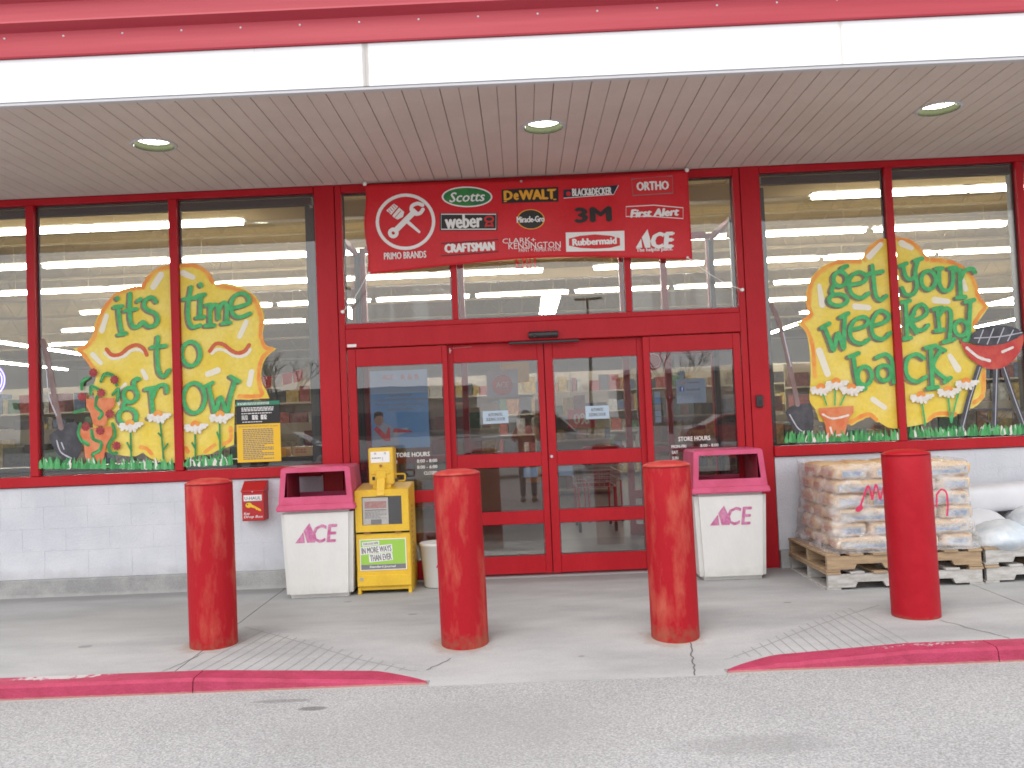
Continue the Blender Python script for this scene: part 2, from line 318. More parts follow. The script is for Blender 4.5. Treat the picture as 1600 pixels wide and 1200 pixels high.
def catmull(p, sub=6):
    if len(p) < 3: return list(p)
    closed = (Vector(p[0])-Vector(p[-1])).length < 1e-4
    out = []; n = len(p)
    for i in range(n-1):
        p0 = p[i-1] if i > 0 else (p[-2] if closed else p[0]); p1 = p[i]; p2 = p[i+1]; p3 = p[i+2] if i+2 < n else (p[1] if closed else p[-1])
        for k in range(sub):
            t = k/sub
            out.append(tuple(.5*((2*b)+(-a+c)*t+(2*a-5*b+4*c-d)*t*t+(-a+3*b-3*c+d)*t**3) for a, b, c, d in zip(p0, p1, p2, p3)))
    out.append(tuple(p[-1])); return out
YF = None      # optional function (x,z)->y offset for prints that follow a rippled cloth
def ribbon(mb, pts, wd, y, sub=6, taper=None, rough=0, straight=False, caps=True):
    """a painted stroke on a vertical plane"""
    P = [Vector(q) for q in (pts if straight else catmull(pts, sub))]
    if (P[0]-P[-1]).length < 1e-4 and len(P) > 3: closed = True; P = P[:-1]
    else: closed = False
    n = len(P); L = []; Q = []
    for i in range(n):
        a = P[i-1] if (i > 0 or closed) else P[i]; b = P[(i+1) % n] if (i < n-1 or closed) else P[i]
        d = (b-a); d = d.normalized() if d.length > 1e-9 else Vector((1, 0)); nn = Vector((-d.y, d.x))
        ww = wd/2*(1+rough*(R.random()-.5))
        if taper: t = i/max(1, n-1); ww *= taper[0]+(taper[1]-taper[0])*t
        L.append(P[i]+nn*ww); Q.append(P[i]-nn*ww)
    f = (lambda x, z: y+YF(x, z)) if YF else (lambda x, z: y)
    sl_ = [-.00025*i/n for i in range(n)]
    vs = [(q.x, f(q.x, q.y)+e_, q.y) for q, e_ in zip(L, sl_)]+[(q.x, f(q.x, q.y)+e_, q.y) for q, e_ in zip(Q, sl_)]
    m = n if closed else n-1
    mb.add(vs, [(i, n+i, n+(i+1) % n, (i+1) % n) for i in range(m)])
    if not closed and caps:
        for idx, sg in ((0, -1), (n-1, 1)):
            c = P[idx]; d = (P[1]-P[0]) if idx == 0 else (P[-1]-P[-2]); d = d.normalized(); nn = Vector((-d.y, d.x)); r = (L[idx]-Q[idx]).length/2
            ar = [c+r*(cos(a)*nn+sg*sin(a)*d) for a in [pi*k/6 for k in range(7)]]
            e_ = sl_[idx]-.00003; vs = [(q.x, f(q.x, q.y)+e_, q.y) for q in ar]; mb.add(vs, [tuple(range(7)) if sg < 0 else tuple(range(6, -1, -1))])
def poly(mb, pts, y):
    p = list(pts)
    if (Vector(p[0])-Vector(p[-1])).length < 1e-4: p = p[:-1]
    ar = sum(a[0]*b[1]-b[0]*a[1] for a, b in zip(p, p[1:]+p[:1]))
    if ar < 0: p = p[::-1]
    f = (lambda x, z: y+YF(x, z)) if YF else (lambda x, z: y)
    mb.add([(x, f(x, z), z) for x, z in p], [tuple(range(len(p)))])
def tri(o):
    bm = bmesh.new(); bm.from_mesh(o.data); bmesh.ops.triangulate(bm, faces=bm.faces); bm.to_mesh(o.data); bm.free(); return o
def text(name, s, x0, x1, z0, z1, y, m, parent, shear=0, bold=0, label=None, rotz=0, rotation=0, cat=None, res=2):
    cu = bpy.data.curves.new('t', 'FONT'); cu.body = s; cu.size = 1; cu.resolution_u = res; cu.shear = shear; cu.fill_mode = 'BOTH'
    t = bpy.data.objects.new('t', cu); COL.objects.link(t)
    dg = bpy.context.evaluated_depsgraph_get(); me = bpy.data.meshes.new_from_object(t.evaluated_get(dg)); bpy.data.objects.remove(t); bpy.data.curves.remove(cu)
    vs = [v.co.copy() for v in me.vertices]; fs = [tuple(p.vertices) for p in me.polygons]; bpy.data.meshes.remove(me)
    ax, bx = min(v.x for v in vs), max(v.x for v in vs); ay, by = min(v.y for v in vs), max(v.y for v in vs)
    mb = MB(); cx, cz = (x0+x1)/2, (z0+z1)/2; bold = max(0, bold)
    sh = [(0, 0, 0)]
    if bold: e_ = bold*(z1-z0)/max(.5, by-ay)*1.15; sh = [(0, 0, 0), (-e_, 0, 1), (e_, 0, 2), (0, e_*.6, 3), (0, -e_*.6, 4)]; x0 += e_; x1 -= e_
    for sx_, sz_, li in sh:
      out = []
      for v in vs:
        X = x0+(v.x-ax)/(bx-ax)*(x1-x0)+sx_; Z = z0+(v.y-ay)/(by-ay)*(z1-z0)+sz_
        if rotation: dx, dz = X-cx, Z-cz; X = cx+dx*cos(rotation)-dz*sin(rotation); Z = cz+dx*sin(rotation)+dz*cos(rotation)
        yy = (y(X, Z) if callable(y) else y)-li*.00012
        if YF: yy += YF(X, Z)
        out.append((X, yy, Z))
      mb.add(out, fs)
    return mb.build(name, m, parent, label=label)
def lines(mb, x0, x1, z1, z0, n, y, h=.3, seed=0):
    """rows of tiny print too small to read, as short dashes"""
    r = random.Random(seed); st = (z1-z0)/n
    for i in range(n):
        z = z1-st*(i+.5); x = x0
        while x < x1*.999:
            wd = (.01+.02*r.random()); xe = min(x+wd, x1); mb.add([(x, y, z-st*h), (xe, y, z-st*h), (xe, y, z+st*h), (x, y, z+st*h)], [(0, 1, 2, 3)]); x = xe+.005
            if r.random() < .06 and x > x0+(x1-x0)*.6: break

# outlines of the flat prints, in metres on their own plane (x, z)
ART = {
 'L_bg0': [[(-3.194,2.953),(-3.256,2.964),(-3.346,2.933),(-3.419,2.874),(-3.466,2.787),(-3.546,2.785),(-3.653,2.759),(-3.762,2.684),(-3.853,2.581),(-3.91,2.459),(-3.929,2.371),(-3.975,2.302),(-4.039,2.252),(-4.119,2.241),(-4.075,2.209),(-4.023,2.162),(-3.971,2.089),(-3.937,2.035),(-3.912,1.963),(-3.941,1.858),(-3.909,1.698),(-3.949,1.524),(-3.918,1.346),(-3.84,1.282),(-3.69,1.24),(-3.567,1.227),(-3.495,1.259),(-3.426,1.203),(-3.321,1.164),(-3.203,1.15)]],
 'L_bg1': [[(-3.108,2.976),(-3.042,2.982),(-2.954,2.965),(-2.866,2.912),(-2.806,2.829),(-2.781,2.778),(-2.674,2.782),(-2.551,2.741),(-2.438,2.671),(-2.37,2.57),(-2.342,2.445),(-2.354,2.339),(-2.371,2.251),(-2.32,2.187),(-2.236,2.16),(-2.305,2.107),(-2.351,2.056),(-2.38,1.969),(-2.383,1.863),(-2.342,1.773),(-2.317,1.705),(-2.635,1.706),(-2.656,1.294),(-2.736,1.266),(-2.807,1.248),(-2.879,1.216),(-2.985,1.211),(-3.113,1.173)]],
 'L_or0': [[(-3.212,2.959),(-3.31,2.935),(-3.401,2.864),(-3.457,2.774)],[(-3.484,2.775),(-3.591,2.762),(-3.708,2.717),(-3.817,2.597),(-3.889,2.44),(-3.921,2.335),(-4.0,2.25),(-4.061,2.224),(-4.005,2.162),(-3.933,2.052)],[(-3.512,1.308),(-3.459,1.292),(-3.416,1.243)]],
 'L_or1': [[(-3.092,2.966),(-2.972,2.957),(-2.867,2.894),(-2.807,2.793)],[(-2.764,2.765),(-2.587,2.721),(-2.465,2.654),(-2.397,2.553),(-2.369,2.428),(-2.379,2.287),(-2.338,2.17),(-2.277,2.158),(-2.34,2.112),(-2.381,2.057),(-2.407,1.934),(-2.399,1.811),(-2.387,1.74),(-2.475,1.729),(-2.59,1.736)],[(-2.922,1.24),(-2.832,1.301)],[(-2.681,1.453),(-2.684,1.348),(-2.744,1.307)],[(-3.097,1.286),(-3.081,1.25)]],
 'L_hi0': [[(-3.285,2.886),(-3.359,2.777)],[(-3.798,2.529),(-3.845,2.394)],[(-3.934,2.176),(-3.861,2.093)],[(-3.476,2.006),(-3.446,1.94)],[(-3.827,2.189),(-3.748,2.133),(-3.65,2.146),(-3.578,2.196),(-3.498,2.202),(-3.446,2.17)],[(-3.639,1.89),(-3.697,1.83),(-3.705,1.725),(-3.68,1.68),(-3.726,1.602),(-3.71,1.514)]],
 'L_hi1': [[(-3.08,2.894),(-2.989,2.849)],[(-2.508,2.416),(-2.574,2.286)],[(-2.472,1.955),(-2.498,1.841)],[(-2.876,1.951),(-2.783,1.982)],[(-2.835,2.138),(-2.781,2.175),(-2.71,2.159),(-2.641,2.112),(-2.57,2.1),(-2.508,2.124),(-2.48,2.158)]],
 'L_sq0': [[(-3.805,2.22),(-3.756,2.165),(-3.676,2.169),(-3.604,2.224),(-3.524,2.247),(-3.462,2.209),(-3.434,2.151)]],
 'L_sq1': [[(-2.852,2.162),(-2.797,2.225),(-2.726,2.217),(-2.657,2.161),(-2.596,2.133),(-2.533,2.148),(-2.488,2.203)]],
 'L_let0': [[(-3.68,2.6),(-3.674,2.484),(-3.654,2.359)],[(-3.717,2.605),(-3.644,2.611)],[(-3.686,2.35),(-3.619,2.358)],[(-3.692,2.688),(-3.684,2.68)],[(-3.57,2.725),(-3.577,2.587),(-3.571,2.471),(-3.544,2.415),(-3.493,2.42),(-3.465,2.454)],[(-3.622,2.567),(-3.512,2.58)],[(-3.499,2.651),(-3.474,2.668)],[(-3.329,2.638),(-3.367,2.679),(-3.424,2.66),(-3.443,2.606),(-3.405,2.562),(-3.342,2.53),(-3.319,2.478),(-3.341,2.426),(-3.404,2.412),(-3.451,2.453)],[(-3.323,2.313),(-3.333,2.186),(-3.33,2.044),(-3.309,1.969),(-3.265,1.95),(-3.225,2.004)],[(-3.382,2.218),(-3.254,2.227)],[(-3.524,1.788),(-3.528,1.767),(-3.538,1.749),(-3.552,1.735),(-3.57,1.726),(-3.59,1.723),(-3.609,1.728),(-3.627,1.738),(-3.641,1.753),(-3.649,1.772),(-3.652,1.793),(-3.648,1.814),(-3.639,1.832),(-3.624,1.846),(-3.606,1.855),(-3.587,1.857),(-3.567,1.853),(-3.549,1.843),(-3.536,1.828),(-3.527,1.808),(-3.524,1.788)],[(-3.548,1.856),(-3.553,1.909),(-3.528,1.936),(-3.503,1.931)],[(-3.628,1.739),(-3.658,1.695),(-3.644,1.666)],[(-3.538,1.591),(-3.543,1.568),(-3.555,1.548),(-3.573,1.533),(-3.596,1.523),(-3.621,1.52),(-3.647,1.525),(-3.669,1.537),(-3.687,1.554),(-3.698,1.575),(-3.701,1.598),(-3.696,1.62),(-3.684,1.64),(-3.666,1.656),(-3.643,1.666),(-3.618,1.668),(-3.593,1.664),(-3.57,1.652),(-3.553,1.635),(-3.542,1.614),(-3.538,1.591)],[(-3.401,1.844),(-3.392,1.712),(-3.381,1.579)],[(-3.445,1.837),(-3.356,1.848)],[(-3.426,1.572),(-3.328,1.577)],[(-3.38,1.764),(-3.357,1.825),(-3.312,1.867),(-3.259,1.861),(-3.251,1.803)]],
 'L_let1': [[(-3.005,2.761),(-3.035,2.599),(-3.035,2.457),(-3.001,2.391),(-2.93,2.403)],[(-3.078,2.65),(-2.953,2.659)],[(-2.915,2.674),(-2.928,2.479)],[(-2.944,2.677),(-2.88,2.684)],[(-2.96,2.475),(-2.889,2.477)],[(-2.918,2.782),(-2.909,2.768)],[(-2.831,2.586),(-2.838,2.404)],[(-2.872,2.585),(-2.826,2.59)],[(-2.881,2.397),(-2.799,2.397)],[(-2.831,2.537),(-2.795,2.585),(-2.762,2.566),(-2.758,2.459)],[(-2.756,2.533),(-2.715,2.599),(-2.68,2.575),(-2.685,2.42)],[(-2.724,2.411),(-2.65,2.415)],[(-2.635,2.546),(-2.548,2.563),(-2.47,2.596),(-2.491,2.664),(-2.553,2.681),(-2.616,2.643),(-2.643,2.568),(-2.621,2.489),(-2.56,2.461),(-2.466,2.492)],[(-2.936,2.141),(-2.941,2.107),(-2.954,2.077),(-2.973,2.054),(-2.997,2.039),(-3.024,2.035),(-3.05,2.041),(-3.073,2.058),(-3.091,2.083),(-3.102,2.114),(-3.106,2.148),(-3.101,2.182),(-3.088,2.212),(-3.068,2.235),(-3.044,2.25),(-3.018,2.254),(-2.992,2.247),(-2.968,2.231),(-2.95,2.206),(-2.939,2.175),(-2.936,2.141)],[(-2.903,1.733),(-2.909,1.691),(-2.924,1.653),(-2.947,1.624),(-2.975,1.606),(-3.006,1.6),(-3.036,1.608),(-3.063,1.629),(-3.084,1.66),(-3.097,1.699),(-3.101,1.742),(-3.095,1.784),(-3.08,1.822),(-3.057,1.851),(-3.029,1.869),(-2.998,1.875),(-2.968,1.867),(-2.941,1.846),(-2.92,1.815),(-2.907,1.776),(-2.903,1.733)],[(-2.866,1.845),(-2.838,1.706),(-2.811,1.596),(-2.758,1.738),(-2.709,1.586),(-2.67,1.734),(-2.617,1.894)],[(-2.905,1.836),(-2.828,1.871)],[(-2.664,1.921),(-2.584,1.871)]],
 'L_stem0': [[(-3.593,1.447),(-3.593,1.315),(-3.593,1.184)],[(-3.319,1.524),(-3.307,1.374),(-3.296,1.189)],[(-3.59,1.28),(-3.626,1.352)],[(-3.301,1.268),(-3.255,1.328)],[(-3.308,1.391),(-3.336,1.428)]],
 'L_stem1': [[(-3.001,1.396),(-3.003,1.186)],[(-2.774,1.492),(-2.777,1.185)],[(-3.001,1.273),(-3.031,1.327)],[(-2.775,1.334),(-2.799,1.414)],[(-2.776,1.238),(-2.736,1.28)]],
 'L_daisy0': [[(-3.595,1.523)],[(-3.336,1.595)]],
 'L_daisy1': [[(-2.998,1.487)],[(-2.766,1.569)]],
 'L_pot': [[(-3.997,1.769),(-3.731,1.77),(-3.736,1.691),(-3.786,1.654),(-3.816,1.518),(-3.931,1.523),(-3.964,1.647),(-3.995,1.702)],[(-4.07,1.502),(-3.758,1.507),(-3.765,1.428),(-3.82,1.342),(-3.847,1.203),(-3.887,1.148),(-3.989,1.17),(-4.017,1.245),(-4.024,1.351),(-4.078,1.441)]],
 'L_vine': [[(-4.033,1.862),(-4.025,1.929),(-3.971,1.962)],[(-3.951,1.814),(-3.944,1.885),(-3.871,1.846)],[(-3.854,1.925),(-3.814,1.994),(-3.74,1.97),(-3.71,1.884)],[(-3.893,1.786),(-3.906,1.698),(-3.849,1.634),(-3.877,1.587)],[(-3.757,1.533),(-3.735,1.427),(-3.794,1.35),(-3.778,1.27),(-3.722,1.264)],[(-4.051,1.545),(-4.071,1.458),(-4.041,1.387),(-3.985,1.349)],[(-3.95,1.48),(-3.934,1.4),(-3.864,1.362),(-3.884,1.292),(-3.946,1.26),(-3.918,1.18)],[(-4.106,1.65),(-4.013,1.671)],[(-3.748,1.797),(-3.693,1.848),(-3.705,1.742)]],
 'L_red': [[(-3.92,2.007)],[(-3.727,1.934)],[(-3.853,1.819)],[(-4.031,1.791)],[(-3.778,1.622)],[(-4.002,1.517)],[(-3.87,1.476)],[(-3.723,1.33)]],
 'L_grass': [[(-4.426,1.16),(-3.205,1.103)],[(-3.121,1.121),(-2.663,1.119)]],
 'L_shH': [[(-4.394,2.32),(-4.357,2.166),(-4.327,2.005),(-4.292,1.778),(-4.242,1.518)]],
 'L_shB': [[(-4.352,1.45),(-4.244,1.522),(-4.11,1.572),(-4.066,1.478),(-4.06,1.306),(-4.132,1.188),(-4.244,1.241),(-4.328,1.357)]],
 'L_shW': [[(-4.284,1.401),(-4.249,1.294),(-4.151,1.231)],[(-4.241,1.379),(-4.219,1.319)],[(-4.366,2.047),(-4.345,1.807),(-4.282,1.632)]],
 'R_bg0': [[(3.392,2.92),(3.343,2.929),(3.26,2.89),(3.184,2.799),(3.146,2.742),(2.995,2.748),(2.83,2.72),(2.709,2.631),(2.644,2.517),(2.62,2.377),(2.647,2.282),(2.592,2.213),(2.51,2.189),(2.577,2.139),(2.618,2.048),(2.631,1.861),(2.629,1.697),(2.604,1.489),(2.652,1.393),(2.681,1.288),(2.841,1.246),(3.004,1.262),(3.124,1.339),(3.212,1.265),(3.301,1.204),(3.397,1.19)]],
 'R_bg1': [[(3.468,2.937),(3.587,2.911),(3.687,2.824),(3.74,2.732),(3.879,2.726),(4.015,2.668),(4.103,2.594),(4.165,2.474),(4.193,2.355),(4.28,2.269),(4.217,2.185),(4.13,2.089),(4.198,1.887),(4.213,1.677),(4.189,1.445),(4.108,1.367),(4.001,1.314),(3.884,1.295),(3.769,1.305),(3.661,1.235),(3.556,1.212),(3.472,1.201)]],
 'R_or0': [[(3.343,2.917),(3.234,2.851),(3.17,2.745)],[(3.129,2.731),(2.9,2.722),(2.731,2.619),(2.661,2.492),(2.642,2.352),(2.66,2.257),(2.58,2.191),(2.628,2.09),(2.66,1.953),(2.662,1.696)],[(2.958,1.264),(3.117,1.332),(3.195,1.282)]],
 'R_or1': [[(3.483,2.92),(3.609,2.886),(3.696,2.788),(3.743,2.72)],[(3.785,2.714),(3.969,2.682),(4.103,2.589),(4.155,2.498),(4.186,2.355),(4.241,2.269),(4.183,2.192),(4.131,2.112)],[(4.19,1.678),(4.172,1.469),(4.087,1.398)],[(3.675,1.265),(3.758,1.312),(3.908,1.299)]],
 'R_hi0': [[(3.329,2.875),(3.218,2.769)],[(2.749,2.524),(2.767,2.347)],[(2.716,1.927),(2.779,1.714)],[(3.177,1.464),(3.277,1.386)],[(3.064,2.317),(3.184,2.3)]],
 'R_hi1': [[(3.52,2.878),(3.606,2.828)],[(4.042,2.549),(4.074,2.431)],[(3.894,1.83),(3.96,1.706)],[(3.786,2.345),(3.906,2.325)]],
 'R_let0': [[(3.001,2.572),(2.997,2.551),(2.988,2.533),(2.973,2.519),(2.956,2.511),(2.937,2.508),(2.919,2.513),(2.902,2.523),(2.89,2.538),(2.882,2.556),(2.88,2.577),(2.884,2.597),(2.894,2.615),(2.908,2.629),(2.926,2.638),(2.945,2.64),(2.963,2.636),(2.979,2.626),(2.992,2.611),(2.999,2.592),(3.001,2.572)],[(2.969,2.625),(2.963,2.672),(3.01,2.689)],[(2.882,2.525),(2.858,2.474),(2.866,2.441)],[(2.995,2.379),(2.99,2.363),(2.977,2.349),(2.958,2.339),(2.935,2.333),(2.909,2.331),(2.883,2.335),(2.86,2.343),(2.842,2.355),(2.831,2.37),(2.828,2.386),(2.833,2.402),(2.845,2.416),(2.865,2.427),(2.888,2.433),(2.914,2.434),(2.94,2.431),(2.963,2.422),(2.981,2.41),(2.992,2.395),(2.995,2.379)],[(3.033,2.518),(3.146,2.535),(3.177,2.587),(3.116,2.628),(3.044,2.593),(3.014,2.512),(3.046,2.424),(3.126,2.392),(3.191,2.432)],[(3.238,2.684),(3.244,2.537),(3.255,2.408),(3.299,2.366),(3.348,2.401)],[(3.192,2.606),(3.328,2.625)],[(2.778,2.126),(2.814,2.017),(2.846,1.926),(2.892,2.083),(2.935,1.932),(2.949,2.104),(2.967,2.244)],[(2.746,2.132),(2.818,2.171)],[(2.923,2.223),(2.995,2.257)],[(3.017,2.106),(3.135,2.132),(3.172,2.177),(3.128,2.218),(3.044,2.182),(3.0,2.097),(3.023,2.008),(3.102,1.976),(3.167,2.011)],[(3.211,2.131),(3.334,2.17),(3.356,2.227),(3.293,2.268),(3.233,2.221),(3.197,2.124),(3.222,2.032),(3.302,2.01),(3.365,2.063)],[(3.02,1.867),(3.03,1.727),(3.054,1.567)],[(2.98,1.86),(3.067,1.889)],[(3.02,1.552),(3.109,1.565)],[(3.174,1.679),(3.169,1.653),(3.159,1.63),(3.144,1.612),(3.126,1.601),(3.106,1.598),(3.087,1.603),(3.07,1.615),(3.058,1.634),(3.05,1.658),(3.049,1.684),(3.053,1.71),(3.063,1.733),(3.078,1.751),(3.096,1.762),(3.116,1.765),(3.135,1.76),(3.152,1.748),(3.164,1.729),(3.172,1.705),(3.174,1.679)],[(3.227,1.84),(3.307,1.869),(3.36,1.818),(3.367,1.689),(3.371,1.608)],[(3.351,1.697),(3.346,1.676),(3.336,1.656),(3.322,1.642),(3.304,1.632),(3.284,1.63),(3.265,1.634),(3.248,1.645),(3.235,1.661),(3.228,1.681),(3.226,1.702),(3.23,1.724),(3.24,1.743),(3.255,1.758),(3.273,1.767),(3.292,1.769),(3.311,1.765),(3.328,1.755),(3.341,1.738),(3.349,1.719),(3.351,1.697)]],
 'R_let1': [[(3.517,2.676),(3.535,2.576),(3.577,2.542),(3.627,2.568)],[(3.659,2.717),(3.625,2.615),(3.631,2.473),(3.59,2.405),(3.525,2.408),(3.496,2.468)],[(3.487,2.668),(3.551,2.689)],[(3.626,2.709),(3.693,2.729)],[(3.804,2.525),(3.799,2.499),(3.788,2.476),(3.773,2.458),(3.754,2.446),(3.734,2.443),(3.714,2.448),(3.697,2.461),(3.683,2.48),(3.676,2.504),(3.674,2.53),(3.679,2.556),(3.689,2.579),(3.705,2.597),(3.724,2.609),(3.744,2.612),(3.764,2.607),(3.781,2.594),(3.794,2.575),(3.802,2.551),(3.804,2.525)],[(3.84,2.629),(3.837,2.493),(3.872,2.428),(3.931,2.437),(3.958,2.506),(3.966,2.633)],[(3.812,2.628),(3.873,2.632)],[(3.933,2.627),(3.994,2.634)],[(4.025,2.607),(4.022,2.363)],[(3.984,2.355),(4.061,2.361)],[(3.997,2.603),(4.034,2.609)],[(4.034,2.531),(4.071,2.595),(4.135,2.616),(4.163,2.582)],[(3.521,2.342),(3.515,2.01)],[(3.483,2.334),(3.558,2.348)],[(3.482,2.002),(3.548,2.008)],[(3.531,2.161),(3.601,2.053)],[(3.531,2.161),(3.589,2.229)],[(3.571,2.16),(3.69,2.208),(3.703,2.271),(3.656,2.308),(3.6,2.264),(3.567,2.171),(3.596,2.086),(3.665,2.078),(3.712,2.118)],[(3.8,2.264),(3.811,2.067)],[(3.767,2.259),(3.842,2.272)],[(3.774,2.062),(3.848,2.068)],[(3.809,2.196),(3.874,2.261),(3.922,2.215),(3.894,1.989)],[(3.841,1.958),(3.94,1.978)],[(4.062,2.075),(4.058,2.054),(4.048,2.035),(4.035,2.02),(4.018,2.01),(4.0,2.008),(3.982,2.012),(3.967,2.023),(3.955,2.039),(3.948,2.058),(3.946,2.08),(3.95,2.102),(3.96,2.121),(3.974,2.136),(3.99,2.145),(4.008,2.148),(4.026,2.143),(4.041,2.133),(4.053,2.117),(4.06,2.097),(4.062,2.075)],[(4.103,2.322),(4.065,1.975)],[(4.058,2.314),(4.138,2.329)],[(4.023,1.967),(4.111,1.968)],[(3.652,1.817),(3.59,1.857),(3.511,1.823),(3.482,1.726),(3.512,1.637),(3.591,1.61),(3.661,1.649)],[(3.719,1.919),(3.715,1.553)],[(3.676,1.912),(3.766,1.929)],[(3.673,1.544),(3.761,1.551)],[(3.817,1.894),(3.731,1.739),(3.853,1.608)],[(3.779,1.917),(3.846,1.879)],[(3.824,1.595),(3.882,1.63)]],
 'R_shH': [[(2.309,2.362),(2.35,2.247),(2.383,2.129),(2.442,1.799),(2.495,1.447)]],
 'R_shB': [[(2.38,1.382),(2.446,1.437),(2.609,1.453),(2.633,1.348),(2.617,1.186),(2.574,1.113),(2.477,1.168),(2.414,1.287)]],
 'R_shW': [[(2.418,1.357),(2.481,1.238),(2.537,1.194)],[(2.4,2.105),(2.453,1.798)]],
 'R_pot': [[(2.676,1.404),(2.989,1.414),(2.986,1.351),(2.949,1.311),(2.922,1.243),(2.884,1.114),(2.741,1.12),(2.719,1.298),(2.679,1.346)]],
 'R_potW': [[(2.707,1.349),(2.798,1.306),(2.938,1.33)],[(2.77,1.226),(2.794,1.155),(2.864,1.157)]],
 'R_pstem': [[(2.722,1.53),(2.749,1.431)],[(2.836,1.577),(2.823,1.428)],[(2.921,1.517),(2.874,1.426)]],
 'R_daisy0': [[(2.702,1.589)],[(2.844,1.634)],[(2.98,1.577)]],
 'R_daisy1': [[(3.6,1.479)],[(3.847,1.52)],[(4.013,1.587)]],
 'R_stem1': [[(3.609,1.4),(3.619,1.306),(3.625,1.213)],[(3.847,1.448),(3.853,1.343),(3.858,1.238)],[(3.949,1.513),(3.9,1.364),(3.862,1.227)]],
 'R_bowl': [[(3.983,1.966),(4.039,1.936),(4.176,1.907),(4.339,1.911),(4.468,1.95),(4.557,1.998),(4.547,1.907),(4.474,1.787),(4.36,1.705),(4.233,1.694),(4.12,1.75),(4.033,1.836)]],
 'R_bowlW': [[(4.041,1.894),(4.136,1.808),(4.237,1.769)],[(4.358,1.845),(4.452,1.881)]],
 'R_grate': [[(4.091,2.022),(4.187,2.07),(4.35,2.086),(4.487,2.057),(4.557,2.002),(4.469,1.953),(4.339,1.914),(4.177,1.909),(4.063,1.944)]],
 'R_grateW': [[(4.144,1.936),(4.197,2.051)],[(4.224,1.921),(4.29,2.058)],[(4.316,1.924),(4.383,2.061)],[(4.41,1.943),(4.467,2.039)],[(4.112,1.98),(4.343,1.984),(4.542,2.012)]],
 'R_leg': [[(4.141,1.715),(4.031,1.428),(3.939,1.135)],[(4.29,1.692),(4.239,1.137)],[(4.354,1.706),(4.434,1.412),(4.504,1.177)],[(4.037,1.335),(4.247,1.183),(4.412,1.32),(4.037,1.335)]],
 'R_wheel': [[(3.948,1.158)],[(4.235,1.137)]],
 'R_grass': [[(2.359,1.115),(3.392,1.095)],[(3.476,1.117),(4.491,1.103)]],
 'B_text': [('Scotts', -0.59, -0.263, 3.409, 3.498, {'m': 'white', 'shear': 0.25, 'bold': 0.02}), ('D', -0.095, -0.011, 3.409, 3.492, {'m': 'amber', 'bold': 0.05}), ('e', -0.006, 0.043, 3.406, 3.468, {'m': 'amber', 'bold': 0.05}), ('WALT', 0.044, 0.379, 3.403, 3.49, {'m': 'amber', 'bold': 0.05}), ('BLACK&DECKER', 0.528, 0.888, 3.423, 3.49, {'m': 'white', 'bold': 0.03}), ('ORTHO', 1.112, 1.407, 3.443, 3.52, {'m': 'white', 'bold': 0.04}), ('weber', -0.638, -0.297, 3.171, 3.296, {'m': 'white', 'bold': 0.03}), ('Miracle-Gro', 0.014, 0.266, 3.194, 3.249, {'m': 'white', 'bold': 0.03}), ('3M', 0.539, 0.878, 3.179, 3.308, {'m': 'black', 'bold': 0.07}), ('First Alert', 1.041, 1.488, 3.201, 3.27, {'m': 'white', 'bold': 0.06, 'shear': 0.2}), ('CRAFTSMAN', -0.652, -0.193, 2.955, 3.03, {'m': 'white', 'bold': 0.06}), ('CLARK+', -0.122, 0.176, 3.01, 3.055, {'m': 'white', 'bold': 0}), ('KENSINGTON', -0.07, 0.403, 2.956, 3.011, {'m': 'white', 'bold': 0}), ('PAINT + PRIMER IN ONE', 0.022, 0.401, 2.925, 2.959, {'m': 'white', 'bold': -0.005}), ('Rubbermaid', 0.508, 0.911, 2.967, 3.027, {'m': 'white', 'bold': 0.05}), ('The helpful place.', 1.084, 1.413, 2.876, 2.918, {'m': 'white', 'bold': 0.03}), ('CE', 1.216, 1.437, 2.913, 3.049, {'m': 'white', 'bold': 0.06, 'shear': 0.15}), ('PRIMO BRANDS', -1.205, -0.818, 2.917, 2.979, {'m': 'white', 'bold': 0.02})],
 'B_ring': [[(-0.739,3.243),(-0.744,3.205),(-0.755,3.168),(-0.772,3.134),(-0.794,3.102),(-0.821,3.074),(-0.853,3.051),(-0.888,3.032),(-0.926,3.019),(-0.965,3.012),(-1.005,3.011),(-1.046,3.016),(-1.084,3.026),(-1.121,3.042),(-1.155,3.064),(-1.185,3.09),(-1.21,3.12),(-1.23,3.154),(-1.244,3.19),(-1.252,3.228),(-1.254,3.266),(-1.249,3.304),(-1.238,3.341),(-1.222,3.376),(-1.199,3.407),(-1.172,3.435),(-1.14,3.459),(-1.105,3.477),(-1.067,3.49),(-1.028,3.498),(-0.987,3.499),(-0.947,3.494),(-0.908,3.483),(-0.871,3.467),(-0.838,3.445),(-0.808,3.419),(-0.783,3.389),(-0.763,3.355),(-0.749,3.319),(-0.741,3.281),(-0.739,3.243)]],
 'B_wr': [[(-1.104,3.165),(-0.896,3.355)]],
 'B_wrRing': [[(-1.079,3.156),(-1.081,3.146),(-1.086,3.137),(-1.094,3.13),(-1.103,3.126),(-1.113,3.125),(-1.123,3.127),(-1.131,3.132),(-1.138,3.14),(-1.142,3.149),(-1.144,3.159),(-1.142,3.169),(-1.137,3.178),(-1.129,3.184),(-1.12,3.189),(-1.11,3.19),(-1.1,3.188),(-1.092,3.183),(-1.085,3.175),(-1.081,3.166),(-1.079,3.156)]],
 'B_wrHead': [[(-0.835,3.397),(-0.879,3.414),(-0.929,3.396),(-0.936,3.352),(-0.902,3.32),(-0.858,3.326),(-0.832,3.357)]],
 'B_br': [[(-1.168,3.367),(-1.097,3.426),(-1.058,3.397),(-1.13,3.32)],[(-1.121,3.31),(-1.049,3.387),(-1.005,3.345),(-1.017,3.3),(-1.067,3.278)]],
 'B_brH': [[(-0.974,3.249),(-0.874,3.154)]],
